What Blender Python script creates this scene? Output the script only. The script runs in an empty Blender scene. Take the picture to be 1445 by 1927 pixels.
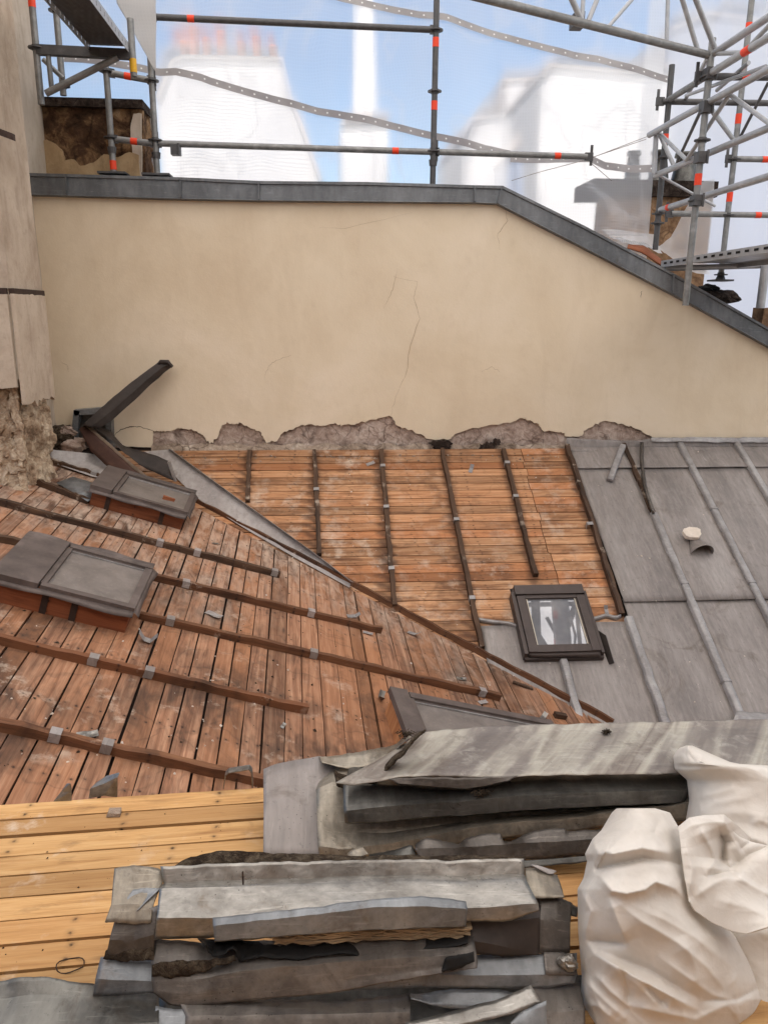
import bpy, bmesh, math, random
from mathutils import Vector as V, Matrix, noise
random.seed(7)
SC = bpy.context.scene
COL = SC.collection
# ------------------------------------------------------------------ camera
W0, H0, FPX = 1445.0, 1927.0, 1440.0
PITCH, YAW, ROLL = map(math.radians, (14.45, 4.53, 0.46))
CAM = V((0, 0, 1.6))
FW = V((math.sin(YAW)*math.cos(PITCH), math.cos(YAW)*math.cos(PITCH), -math.sin(PITCH)))
_r = V((math.cos(YAW), -math.sin(YAW), 0)); _u = _r.cross(FW)
RT = math.cos(ROLL)*_r + math.sin(ROLL)*_u
UP = -math.sin(ROLL)*_r + math.cos(ROLL)*_u
cam = bpy.data.cameras.new('camera'); camo = bpy.data.objects.new('camera', cam); COL.objects.link(camo)
cam.sensor_fit = 'VERTICAL'; cam.sensor_height = 36; cam.lens = 36*FPX/H0
cam.clip_start = 0.05; cam.clip_end = 3000
M = Matrix((RT, UP, -FW)).transposed().to_4x4(); M.translation = CAM
camo.matrix_world = M
SC.camera = camo
# ------------------------------------------------------------------ light
SUN_EL, SUN_AZ = math.radians(55), math.radians(200)      # azimuth clockwise from +Y
world = bpy.data.worlds.new('World'); SC.world = world; world.use_nodes = True
wn = world.node_tree; bg = wn.nodes['Background']
sky = wn.nodes.new('ShaderNodeTexSky'); sky.sky_type = 'NISHITA'; sky.sun_disc = False
sky.sun_elevation = SUN_EL; sky.sun_rotation = SUN_AZ; sky.dust_density = 0.1; sky.air_density = 1.0; sky.ozone_density = 2
wn.links.new(sky.outputs[0], bg.inputs[0]); bg.inputs[1].default_value = 0.06
sl = bpy.data.lights.new('sun', 'SUN'); slo = bpy.data.objects.new('sun', sl); COL.objects.link(slo)
sl.energy = 5; sl.angle = math.radians(0.5); sl.color = (1, 0.945, 0.885)
sd = V((math.sin(SUN_AZ)*math.cos(SUN_EL), math.cos(SUN_AZ)*math.cos(SUN_EL), math.sin(SUN_EL)))
slo.rotation_euler = (-sd).to_track_quat('-Z', 'Y').to_euler()
SC.view_settings.view_transform = 'Standard'; SC.view_settings.look = 'None'
SC.view_settings.exposure = 1.62; SC.view_settings.gamma = 1
SC.cycles.transparent_max_bounces = 16; SC.cycles.max_bounces = 8
# ------------------------------------------------------------------ picture -> place
def ray(x, y): return RT*((x-W0/2)/FPX) - UP*((y-H0/2)/FPX) + FW
def hit(x, y, p, n):
    d = ray(x, y); return CAM + d*((p-CAM).dot(n)/d.dot(n))
def at(x, y, Y):
    d = ray(x, y); return CAM + d*(Y/d.y)
# planes of the place
YW = 7.2                                                   # face of the tall wall
SF = math.radians(31)
FP, FN = V((0, YW, 0.40)), V((0, -math.sin(SF), math.cos(SF)))        # far roof slope
FX, FU = V((1, 0, 0)), V((0, math.cos(SF), math.sin(SF)))
BB = V((-0.0342, 0.9971, 0.0679)).normalized()             # near slope: along its boards
BT = V((0.9469, 0.0804, -0.3112)); BT = (BT - BB*BT.dot(BB)).normalized()   # down the slope
BN = BT.cross(BB).normalized()
BP = hit(860, 1213, FP, FN)                                # a point in the valley
def onF(x, y, h=0): return hit(x, y, FP+FN*h, FN)
def onB(x, y, h=0): return hit(x, y, BP+BN*h, BN)
def onD(x, y, h=0): return hit(x, y, V((0, 0, h)), V((0, 0, 1)))
# ------------------------------------------------------------------ materials
def lin(c):
    return tuple((v/255/12.92 if v/255 <= .04045 else ((v/255+.055)/1.055)**2.4) for v in c) + (1,)
class NT:
    def __init__(s, name):
        s.m = bpy.data.materials.new(name); s.m.use_nodes = True
        s.t = s.m.node_tree; s.b = s.t.nodes['Principled BSDF']; s.out = s.t.nodes['Material Output']
        s._tc = s.t.nodes.new('ShaderNodeTexCoord')
        s.obj = s._tc.outputs['Object']; s.uv = s._tc.outputs['UV']
    def n(s, ty, **k):
        nd = s.t.nodes.new(ty)
        for a, v in k.items(): setattr(nd, a, v)
        return nd
    def put(s, sock, v):
        if isinstance(v, bpy.types.NodeSocket): s.t.links.new(v, sock)
        elif v is not None: sock.default_value = v
    def math(s, op, a, b=None, c=None, clamp=False):
        nd = s.n('ShaderNodeMath', operation=op, use_clamp=clamp)
        s.put(nd.inputs[0], a); s.put(nd.inputs[1], b)
        if c is not None: s.put(nd.inputs[2], c)
        return nd.outputs[0]
    def map(s, v, sc=(1, 1, 1), loc=(0, 0, 0), rot=(0, 0, 0)):
        nd = s.n('ShaderNodeMapping'); s.put(nd.inputs[0], v)
        nd.inputs['Scale'].default_value = sc; nd.inputs['Location'].default_value = loc; nd.inputs['Rotation'].default_value = rot
        return nd.outputs[0]
    def noise(s, v, sc=5, det=4, rough=.55, dist=0):
        nd = s.n('ShaderNodeTexNoise'); s.put(nd.inputs['Vector'], v)
        nd.inputs['Scale'].default_value = sc; nd.inputs['Detail'].default_value = det
        nd.inputs['Roughness'].default_value = rough; nd.inputs['Distortion'].default_value = dist
        return nd.outputs[0]
    def vor(s, v, sc, feat='F1'):
        nd = s.n('ShaderNodeTexVoronoi', feature=feat); s.put(nd.inputs['Vector'], v); nd.inputs['Scale'].default_value = sc
        return nd.outputs['Distance']
    def ramp(s, f, stops):
        nd = s.n('ShaderNodeValToRGB'); s.put(nd.inputs[0], f); e = nd.color_ramp.elements
        while len(e) < len(stops): e.new(.5)
        for i, (p, c) in enumerate(stops):
            e[i].position = p; e[i].color = c if isinstance(c, tuple) else (c, c, c, 1)
        return nd.outputs[0]
    def step(s, f, a, b): return s.ramp(f, [(a, 0.), (b, 1.)])
    def mix(s, f, a, b, blend='MIX'):
        nd = s.n('ShaderNodeMix', data_type='RGBA', blend_type=blend)
        s.put(nd.inputs[0], f); s.put(nd.inputs[6], a); s.put(nd.inputs[7], b)
        return nd.outputs[2]
    def attr(s, nm):
        nd = s.n('ShaderNodeAttribute', attribute_name=nm); return nd.outputs['Fac']
    def sep(s, v):
        nd = s.n('ShaderNodeSeparateXYZ'); s.put(nd.inputs[0], v); return nd.outputs
    def comb(s, x, y, z):
        nd = s.n('ShaderNodeCombineXYZ'); s.put(nd.inputs[0], x); s.put(nd.inputs[1], y); s.put(nd.inputs[2], z); return nd.outputs[0]
    def bump(s, h, st=.3, d=.01):
        nd = s.n('ShaderNodeBump'); s.put(nd.inputs['Height'], h); nd.inputs['Strength'].default_value = st; nd.inputs['Distance'].default_value = d
        s.t.links.new(nd.outputs[0], s.b.inputs['Normal'])
    def fin(s, col, rough=.7, metal=0, spec=.3):
        s.put(s.b.inputs['Base Color'], col); s.put(s.b.inputs['Roughness'], rough); s.put(s.b.inputs['Metallic'], metal)
        s.b.inputs['Specular IOR Level'].default_value = spec
        return s.m

def wood(name, light, mid, dark, alt, stain, stain_lo=.5, pale=.0, nails=.48, w=.1, streak=.5, ring=0., njit=.06, lines=(), weather=None):
    t = NT(name); rnd = t.attr('rnd'); ux = t.sep(t.uv)
    gv = t.comb(t.math('MULTIPLY', ux[0], 2.2), t.math('MULTIPLY', ux[1], 38.), t.math('MULTIPLY', rnd, 60.))
    g = t.noise(gv, 1.0, 6, .62, .6)
    gf = t.noise(t.comb(t.math('MULTIPLY', ux[0], 9.), t.math('MULTIPLY', ux[1], 240.), t.math('MULTIPLY', rnd, 31.)), 1., 3, .6)
    c = t.ramp(g, [(.28, dark), (.47, mid), (.72, light)])
    c = t.mix(t.math('MULTIPLY', t.step(rnd, .35, 1.), .75), c, alt)
    c = t.mix(.14, c, t.ramp(gf, [(.3, .12), (.65, .75)]), 'OVERLAY')
    br = t.ramp(t.math('FRACT', t.math('MULTIPLY', rnd, 7.31)), [(0., .66), (.5, .92), (1., 1.12)])
    c = t.mix(1., c, br, 'MULTIPLY')
    sn = t.noise(t.comb(t.math('MULTIPLY', ux[0], 2.6), t.math('MULTIPLY', ux[1], 6.), t.math('MULTIPLY', rnd, 2.)), 1.3, 5, .62, .8)
    so = t.noise(t.obj, 1.1, 4, .6, .4)
    sf = t.step(t.math('ADD', t.math('MULTIPLY', sn, streak), t.math('MULTIPLY', so, 1-streak)), stain_lo, stain_lo+.17)
    c = t.mix(t.math('MULTIPLY', sf, .8), c, stain)
    # rings left by dried water
    rg = t.math('ABSOLUTE', t.math('SUBTRACT', t.noise(t.obj, 3.1, 3, .5, .3), .52))
    if ring: c = t.mix(t.math('MULTIPLY', t.ramp(rg, [(.0, 1.), (.022, 0.)]), ring), c, stain)
    if pale:
        pf = t.math('MULTIPLY', t.step(t.noise(t.obj, 6.5, 6, .68), .60-pale*.06, .70), t.step(so, .38, .6))
        c = t.mix(t.math('MULTIPLY', pf, .62), c, lin((214, 196, 176)))
    if weather:                                         # boards long open to the rain, bleached grey
        wn_ = t.step(t.noise(t.comb(t.math('MULTIPLY', ux[0], 3.), t.math('MULTIPLY', ux[1], 9.), t.math('MULTIPLY', rnd, 9.)), 1.6, 6, .65, .6), .4, .62)
        mp = t.n('ShaderNodeMapRange'); t.put(mp.inputs[0], t.math('ADD', t.sep(t.obj)[1], t.math('MULTIPLY', t.math('SUBTRACT', so, .5), 3.))); mp.inputs[1].default_value = weather[0]; mp.inputs[2].default_value = weather[1]
        c = t.mix(t.math('MULTIPLY', t.math('MULTIPLY', mp.outputs[0], wn_), .65), c, lin((206, 182, 162)))
    for lx_ in lines:                                   # water stain along each batten
        dl = t.math('ABSOLUTE', t.math('SUBTRACT', ux[0], lx_))
        dl = t.math('ADD', dl, t.math('MULTIPLY', t.math('SUBTRACT', t.noise(t.map(t.obj, (1, 1, 1)), 9, 5, .65), .5), .14))
        c = t.mix(t.math('MULTIPLY', t.ramp(dl, [(.01, 1.), (.075, 0.)]), .7), c, stain)
    # nail heads, two to a board over each rafter, with a stain round them
    du = t.math('MULTIPLY', t.math('SUBTRACT', t.math('FRACT', t.math('ADD', t.math('DIVIDE', ux[0], nails), t.math('MULTIPLY', rnd, njit))), .5), nails)
    dv = t.math('SUBTRACT', t.math('ABSOLUTE', t.math('SUBTRACT', ux[1], w/2)), w*.27)
    nv = t.math('ADD', t.math('MULTIPLY', du, du), t.math('MULTIPLY', dv, dv)); nd = t.math('SQRT', nv)
    nd = t.math('ADD', nd, t.math('MULTIPLY', t.math('SUBTRACT', t.noise(t.obj, 55, 2), .5), .016))
    c = t.mix(t.math('MULTIPLY', t.ramp(nd, [(.0, 1.), (.018, 0.)]), .45), c, stain)
    c = t.mix(t.ramp(nd, [(.0025, 1.), (.005, 0.)]), c, (.022, .014, .01, 1))
    kn = t.vor(t.comb(t.math('MULTIPLY', ux[0], 1.6), t.math('MULTIPLY', ux[1], 7.), t.math('MULTIPLY', rnd, 40.)), 1.)
    c = t.mix(t.math('MULTIPLY', t.ramp(kn, [(.03, 1.), (.09, 0.)]), .7), c, stain)
    t.bump(t.math('ADD', g, t.math('MULTIPLY', gf, .5)), .35, .004)
    return t.fin(c, t.ramp(g, [(.2, .85), (.8, .62)]), 0, .25)

def zinc(name, base, tint, ox, metal=.35, rough=.5, stains=.5, brown=(92, 78, 66), sc=1., ax=(1., .25, 1.), bumpy=.25, scratch=(9, 150, 80), sca=.22):
    t = NT(name)
    n1 = t.noise(t.map(t.obj, tuple(a*2.2*sc for a in ax)), 1., 5, .6, .5)
    n2 = t.noise(t.obj, 9*sc, 6, .68, .6)
    n3 = t.noise(t.map(t.obj, (24*ax[0]*sc, 24*ax[1]*sc, 24*ax[2]*sc), rot=(0, 0, .3)), 1., 3, .6)
    c = t.ramp(n1, [(.3, lin(tint)), (.5, lin(base)), (.72, lin(ox))])
    c = t.mix(t.math('MULTIPLY', t.step(n2, .5, .72), .55), c, lin(ox))
    c = t.mix(t.math('MULTIPLY', t.step(t.noise(t.obj, 3.3*sc, 6, .7, .8), .62-stains*.12, .74), .75), c, lin(brown))
    c = t.mix(.25, c, t.ramp(n3, [(.3, .2), (.7, .8)]), 'OVERLAY')
    scr = t.noise(t.map(t.obj, scratch, rot=(0, 0, .12)), 1., 3, .7)
    c = t.mix(t.math('MULTIPLY', t.step(scr, .58, .72), sca), c, lin(tuple(min(255, v*1.35) for v in ox)))
    c = t.mix(t.math('MULTIPLY', t.step(t.noise(t.obj, 48*sc, 4, .7), .60, .70), .35), c, lin(tuple(v*.55 for v in tint)))
    c = t.mix(1., c, t.ramp(t.attr('rnd'), [(0., .80), (.5, 1.), (1., 1.15)]), 'MULTIPLY')
    sp = t.vor(t.obj, 60); c = t.mix(t.math('MULTIPLY', t.ramp(sp, [(.05, 1.), (.12, 0.)]), t.step(t.noise(t.obj, 5, 2), .52, .6)), c, lin((48, 42, 38)))
    t.bump(t.math('ADD', t.math('MULTIPLY', t.noise(t.obj, 4*sc, 3), 1.), t.math('MULTIPLY', n2, .25)), bumpy, .02)
    return t.fin(c, t.ramp(n2, [(.25, rough-.13), (.75, rough+.2)]), metal, .4)

def plaster(name, base, lo, hi, dirt, dirtamt=.3, bst=.35, sc=1.):
    t = NT(name)
    n1 = t.noise(t.obj, .9*sc, 6, .6, .5); n2 = t.noise(t.obj, 7*sc, 6, .65); n3 = t.noise(t.obj, 60*sc, 3, .6)
    c = t.ramp(n1, [(.3, lin(lo)), (.5, lin(base)), (.7, lin(hi))])
    st = t.noise(t.map(t.obj, (3*sc, 3*sc, .8*sc)), 1., 6, .65, .7)
    c = t.mix(t.math('MULTIPLY', t.step(st, .5, .78), dirtamt), c, lin(dirt))
    c = t.mix(t.math('MULTIPLY', t.step(n2, .55, .8), dirtamt*.8), c, lin(dirt))
    t.bump(t.math('ADD', t.math('MULTIPLY', n2, .9), t.math('ADD', t.math('MULTIPLY', n3, .25), t.math('MULTIPLY', n1, .8))), bst, .02)
    return t.fin(c, .92, 0, .15)

def rubble(name, cols, sc=9, bst=.9, holes=.3):
    t = NT(name)
    v = t.vor(t.map(t.obj, (1, 1, 1)), sc); n = t.noise(t.obj, sc*1.6, 7, .7, .5); n2 = t.noise(t.obj, sc*.35, 5, .65, .5)
    f = t.math('ADD', t.math('MULTIPLY', n, .65), t.math('MULTIPLY', n2, .35))
    c = t.ramp(f, [(.33, lin(cols[0])), (.46, lin(cols[1])), (.56, lin(cols[2])), (.68, lin(cols[3]))])
    c = t.mix(t.step(n2, .62-holes*.1, .70), c, lin(cols[0]))
    wv = t.n('ShaderNodeVectorMath', operation='MULTIPLY_ADD'); nc = t.n('ShaderNodeTexNoise'); t.put(nc.inputs['Vector'], t.obj); nc.inputs['Scale'].default_value = sc*.8; t.put(wv.inputs[0], nc.outputs['Color']); wv.inputs[1].default_value = (.16,)*3; t.put(wv.inputs[2], t.obj)
    ce = t.vor(wv.outputs[0], sc*.9, 'DISTANCE_TO_EDGE')
    c = t.mix(t.math('MULTIPLY', t.math('MULTIPLY', t.ramp(ce, [(.0, 1.), (.05, 0.)]), t.step(t.noise(t.obj, sc*.5, 3), .42, .58)), .75), c, lin(cols[0]))
    t.bump(t.math('ADD', t.math('MULTIPLY', n, 1.2), t.math('MULTIPLY', v, .5)), bst, .04)
    return t.fin(c, .95, 0, .1)

def plain(name, col, rough=.6, metal=0., var=.25, sc=12, spec=.4, bst=.1):
    t = NT(name); n = t.noise(t.obj, sc, 5, .65)
    c = t.mix(t.math('MULTIPLY', t.step(n, .4, .75), var), lin(col), lin(tuple(v*.45 for v in col)))
    c = t.mix(t.math('MULTIPLY', t.step(t.noise(t.obj, sc*.6, 4), .55, .8), var), c, lin(tuple(min(255, v*1.35+12) for v in col)))
    t.bump(n, bst, .006)
    return t.fin(c, rough, metal, spec)

MT = {}
def fuv_(x, y): return (onF(x, y)-FP).dot(FX)
LINES_F = [fuv_(x, y) for x, y in ((469, 900), (597, 950), (730, 1000), (868, 1037), (975, 970), (1115, 1000))]
MT['wood_brown'] = wood('brown_boards', lin((186, 144, 114)), lin((151, 108, 82)), lin((93, 65, 50)), lin((163, 111, 76)), lin((60, 47, 40)), .45, .5, .5, .105, .45, .3, weather=(4.3, 6.2))
MT['wood_orange'] = wood('orange_boards', lin((214, 169, 128)), lin((180, 131, 93)), lin((124, 82, 56)), lin((180, 117, 75)), lin((76, 51, 38)), .495, 1.6, .52, .095, .6, .2, lines=LINES_F)
MT['wood_yellow'] = wood('yellow_boards', lin((212, 172, 120)), lin((193, 149, 97)), lin((156, 114, 72)), lin((198, 146, 92)), lin((104, 76, 52)), .56, .25, .62, .088, .8, 0., .8)
MT['batten'] = wood('batten_wood', lin((132, 92, 64)), lin((108, 72, 50)), lin((66, 44, 32)), lin((120, 76, 50)), lin((52, 38, 30)), .5, .2, .4, .04)
MT['batten_dark'] = wood('dark_batten_wood', lin((104, 80, 62)), lin((78, 58, 45)), lin((46, 35, 28)), lin((84, 62, 46)), lin((38, 30, 25)), .5, .3, .4, .04)
MT['curb'] = wood('curb_wood', lin((164, 100, 66)), lin((134, 78, 50)), lin((90, 52, 35)), lin((122, 70, 45)), lin((60, 36, 26)), .52, .0, .7, .12)
MT['curb_pale'] = wood('pale_curb_wood', lin((206, 150, 104)), lin((188, 128, 84)), lin((150, 96, 60)), lin((190, 130, 88)), lin((110, 74, 50)), .58, .0, .7, .12)
MT['zinc_roof'] = zinc('weathered_zinc', (138, 130, 125), (120, 113, 109), (154, 147, 142), .25, .52, .35, sc=.9, ax=(1.7, .3, .45), bumpy=.45, scratch=(60, 5, 8), sca=.16)
MT['zinc_rib'] = zinc('rib_zinc', (150, 146, 144), (122, 116, 114), (176, 172, 170), .3, .5, .25)
MT['zinc_coping'] = zinc('coping_zinc', (104, 106, 108), (88, 90, 92), (128, 130, 132), .4, .5, .2, ax=(1, 1, .4))
MT['zinc_light'] = zinc('light_zinc', (158, 150, 146), (136, 130, 127), (176, 170, 166), .25, .55, .1)
MT['zinc_blue'] = zinc('blue_grey_zinc', (122, 124, 126), (98, 100, 102), (148, 150, 151), .5, .46, .45, sc=2)
MT['zinc_tan'] = zinc('tan_stained_zinc', (134, 125, 112), (100, 93, 85), (166, 158, 144), .55, .42, .65, (88, 74, 58), sc=2, ax=(1.6, .5, 1), bumpy=.4)
MT['zinc_dark'] = zinc('dark_zinc', (96, 94, 90), (72, 70, 67), (124, 122, 116), .7, .38, .6, (64, 54, 45), sc=2)
MT['zinc_brown'] = zinc('brown_stained_zinc', (98, 92, 87), (74, 69, 65), (130, 123, 116), .55, .44, .6, (66, 56, 48), sc=2, bumpy=.35)
MT['zinc_silver'] = zinc('bright_zinc', (138, 134, 128), (104, 100, 95), (172, 168, 161), .82, .34, .5, (98, 84, 70), sc=2, ax=(.8, 1.4, 1))
def mk_top():
    t = NT('streaked_old_zinc'); x = t.sep(t.obj)
    v = t.comb(t.math('ADD', t.math('MULTIPLY', x[0], 4.2), t.math('MULTIPLY', x[1], -3.0)), t.math('MULTIPLY', x[1], .6), x[2])
    n1 = t.noise(v, 1.25, 4, .55, .3); n2 = t.noise(t.obj, 18, 6, .68, .5)
    c = t.ramp(n1, [(.30, lin((98, 91, 88))), (.44, lin((126, 118, 112))), (.54, lin((170, 164, 152))), (.62, lin((122, 112, 104))), (.74, lin((158, 152, 142)))])
    c = t.mix(t.math('MULTIPLY', t.step(n2, .52, .72), .5), c, lin((190, 186, 176)))
    c = t.mix(t.math('MULTIPLY', t.step(t.noise(t.obj, 5, 6, .7, .8), .56, .7), .6), c, lin((92, 82, 74)))
    sp = t.vor(t.obj, 70); c = t.mix(t.math('MULTIPLY', t.ramp(sp, [(.05, 1.), (.12, 0.)]), t.step(t.noise(t.obj, 6, 2), .5, .6)), c, lin((52, 45, 40)))
    rp = t.noise(t.map(t.obj, (14, 60, 20), rot=(0, 0, .25)), 1., 3, .6)
    t.bump(t.math('ADD', t.math('MULTIPLY', rp, .35), t.math('ADD', t.noise(t.obj, 6, 3), t.math('MULTIPLY', n2, .3))), .5, .02)
    return t.fin(c, t.ramp(n2, [(.25, .42), (.75, .65)]), .35, .4)
MT['zinc_top'] = mk_top()
MT['soot'] = plain('sooty_metal', (62, 54, 50), .6, .2, .5, 14)
MT['rust'] = plain('brown_rusted_sheet', (74, 48, 38), .7, .1, .4, 18)
MT['rim'] = plain('grey_brown_rim', (122, 104, 88), .7, .1, .4, 18)
MT['black'] = plain('tar_paper', (20, 18, 17), .75, 0, .3, 20, .3, .6)
MT['dirt'] = rubble('dry_dirt', [(40, 32, 26), (66, 55, 45), (96, 84, 70), (132, 120, 104)], 26, .8)
MT['lath'] = wood('split_laths', lin((190, 168, 136)), lin((146, 124, 98)), lin((74, 58, 44)), lin((150, 130, 104)), lin((48, 38, 30)), .5, .3, 9., .1)
MT['cream'] = plaster('cream_render', (223, 206, 180), (214, 195, 168), (230, 214, 191), (186, 163, 134), .22, .22)
MT['pale_plaster'] = plaster('pale_plaster', (190, 176, 160), (172, 157, 140), (206, 193, 178), (126, 108, 92), .45, .3, 2)
MT['board_plaster'] = plaster('buff_facing', (184, 167, 149), (166, 148, 129), (197, 181, 163), (124, 102, 86), .5, .4, 3)
MT['patch'] = plaster('buff_stained_render', (176, 148, 112), (150, 122, 90), (196, 170, 134), (104, 80, 58), .5, .5, 3)
MT['masonry'] = rubble('bare_masonry', [(100, 82, 72), (168, 147, 134), (194, 175, 162), (222, 208, 196)], 8, .55)
MT['fillet'] = rubble('old_mortar', [(74, 60, 50), (150, 132, 116), (178, 160, 143), (206, 192, 176)], 7, .6, .1)
MT['rubble'] = rubble('crumbled_stone', [(98, 76, 60), (168, 144, 120), (206, 187, 163), (226, 214, 196)], 6, .8)
MT['sooty_stone'] = rubble('sooty_render', [(36, 26, 20), (84, 62, 46), (140, 110, 80), (172, 146, 116)], 4, .9, .5)
MT['cap_stone'] = rubble('dark_cap_stone', [(30, 24, 21), (52, 43, 38), (70, 60, 54), (92, 82, 74)], 10, .7)
MT['chim_stone'] = rubble('brown_brick', [(80, 60, 46), (132, 104, 80), (160, 128, 98), (186, 160, 130)], 6, .5)
MT['steel'] = plain('galvanised_tube', (132, 131, 129), .48, .4, .45, 16, .5, .05)
MT['steel_dark'] = plain('dark_tube', (84, 82, 82), .5, .4, .4, 16, .5, .05)
MT['alu'] = plain('aluminium', (172, 172, 174), .45, .4, .25, 14, .5, .04)
MT['orange'] = plain('orange_tape', (232, 66, 30), .5, 0, .12, 20)
MT['yellow'] = plain('yellow_tape', (224, 170, 40), .5, 0, .2, 20)
MT['frame'] = plain('brown_window_metal', (78, 68, 64), .5, .3, .25, 14, .4, .05)
MT['frame_grey'] = plain('dusty_window_metal', (102, 91, 86), .6, .2, .55, 7, .3, .08)
MT['rubber'] = plain('pale_seal', (196, 186, 168), .6, 0, .1)
MT['chip'] = plain('plaster_chip', (222, 208, 192), .9, 0, .2, 30, .2, .6)
MT['pot'] = plain('terracotta', (196, 122, 100), .8, 0, .15)
MT['slate'] = plain('blue_slate', (118, 132, 156), .7, 0, .15, 1)
MT['haze_blue'] = plain('far_haze_tone', (122, 128, 142), .9, 0, .15, .3)  # haze put into the colour of the added far block
MT['facade'] = plaster('white_facade', (166, 165, 165), (154, 154, 156), (180, 178, 176), (136, 137, 142), .25, .1, .2)
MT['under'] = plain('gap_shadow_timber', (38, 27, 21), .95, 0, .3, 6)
MT['crack'] = plain('crack_line', (158, 134, 106), .95, 0, .1)
MT['crack_dark'] = plain('deep_crack', (62, 46, 36), .95, 0, .1)
MT['iron'] = plain('rusty_iron', (66, 50, 42), .8, .3, .4, 30)
MT['ground'] = plain('street_ground', (120, 114, 106), .9, 0, .3, .2)
def mk_glass():
    t = NT('window_glass'); n = t.noise(t.obj, 5, 4)
    c = t.ramp(n, [(.4, lin((150, 150, 154))), (.7, lin((176, 175, 176)))])
    return t.fin(c, t.ramp(t.noise(t.obj, 30, 4), [(.4, .008), (.8, .03)]), .5, .9)
MT['glass'] = mk_glass()
def mk_dusty():
    t = NT('dusty_glass'); n = t.noise(t.obj, 6, 6, .65, .5); n2 = t.noise(t.obj, 40, 4, .7)
    c = t.ramp(n, [(.35, lin((106, 98, 93))), (.65, lin((130, 121, 115)))])
    c = t.mix(t.math('MULTIPLY', t.step(n2, .55, .75), .3), c, lin((168, 160, 150)))
    return t.fin(c, .45, .1, .5)
MT['dusty'] = mk_dusty()
def mk_net(name, cov, thread, col=(238, 238, 240), sx=125., alpha_noise=.12, cap=.97, blur=0.):
    t = NT(name); x = t.sep(t.obj)
    def wave(v, f, ph):
        w = t.math('SINE', t.math('MULTIPLY', t.math('ADD', v, ph), f))
        return t.math('MULTIPLY_ADD', w, .5, .5)
    warp = t.math('MULTIPLY', t.noise(t.obj, 1.3, 2), .25)
    a = wave(x[0], sx*2, warp); b = wave(x[2], sx*1.7, warp)
    g = t.math('MAXIMUM', t.math('POWER', a, 3.), t.math('POWER', b, 3.))
    al = t.math('ADD', cov, t.math('MULTIPLY', g, thread))
    al = t.math('ADD', al, t.math('MULTIPLY', t.math('SUBTRACT', t.noise(t.map(t.obj, (1.6, 1, .35)), 1., 4, .6), .5), alpha_noise*2))
    if blur:                                            # creases pulled into the sheeting
        rd_ = t.math('ABSOLUTE', t.math('SUBTRACT', t.noise(t.map(t.obj, (1.1, 1, .7), rot=(0, .5, 0)), 1.3, 3, .5, .6), .5))
        al = t.math('ADD', al, t.math('MULTIPLY', t.ramp(rd_, [(.0, 1.), (.03, 0.)]), .16))
    tr = t.n('ShaderNodeBsdfTransparent'); di = t.n('ShaderNodeBsdfDiffuse'); tl = t.n('ShaderNodeBsdfTranslucent')
    di.inputs[0].default_value = lin(col); tl.inputs[0].default_value = lin(col)
    m1 = t.n('ShaderNodeMixShader'); m1.inputs[0].default_value = .5
    t.t.links.new(di.outputs[0], m1.inputs[1]); t.t.links.new(tl.outputs[0], m1.inputs[2])
    m2 = t.n('ShaderNodeMixShader'); t.put(m2.inputs[0], t.math('MINIMUM', al, cap))
    if blur:                                            # fine milky film: scatters what is seen through it
        rf = t.n('ShaderNodeBsdfRefraction'); rf.inputs['IOR'].default_value = 1.05; rf.inputs['Roughness'].default_value = .42
        m3 = t.n('ShaderNodeMixShader'); m3.inputs[0].default_value = blur
        t.t.links.new(tr.outputs[0], m3.inputs[1]); t.t.links.new(rf.outputs[0], m3.inputs[2]); tr = m3
    t.t.links.new(tr.outputs[0], m2.inputs[1]); t.t.links.new(m1.outputs[0], m2.inputs[2])
    t.t.links.new(m2.outputs[0], t.out.inputs[0]); return t.m
MT['net'] = mk_net('debris_net', .2, .36, alpha_noise=.2, blur=.78)
MT['net_dense'] = mk_net('dense_net', .42, .14, blur=.8)
MT['added_roof_sheet'] = mk_net('added_translucent_roof', 1.2, .0, (246, 244, 240), 125, .02, 1.)
MT['band'] = mk_net('net_hem', .9, .05, (190, 184, 182))
MT['white_sheet'] = mk_net('white_sheeting', .93, .03, (226, 224, 222))
def mk_bag():
    t = NT('woven_sack'); n = t.noise(t.obj, 5, 5, .6)
    c = t.ramp(n, [(.35, lin((202, 194, 184))), (.65, lin((218, 211, 202)))])
    c = t.mix(t.math('MULTIPLY', t.step(t.noise(t.obj, 3, 5, .65), .55, .75), .35), c, lin((170, 150, 130)))
    x = t.sep(t.uv)
    wv = t.math('ADD', t.math('SINE', t.math('MULTIPLY', x[0], 1800.)), t.math('SINE', t.math('MULTIPLY', x[1], 1800.)))
    t.bump(t.math('ADD', t.math('ADD', t.math('MULTIPLY', t.noise(t.obj, 28, 5, .65, .4), .6), t.math('MULTIPLY', t.vor(t.map(t.obj, (1, 1.6, 1.2), rot=(.4, .5, .3)), 16, 'DISTANCE_TO_EDGE'), .3)), t.math('MULTIPLY', wv, .02)), .35, .008)
    t.b.inputs['Subsurface Weight'].default_value = .0
    return t.fin(c, .6, 0, .3)
MT['bag'] = mk_bag()
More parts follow.
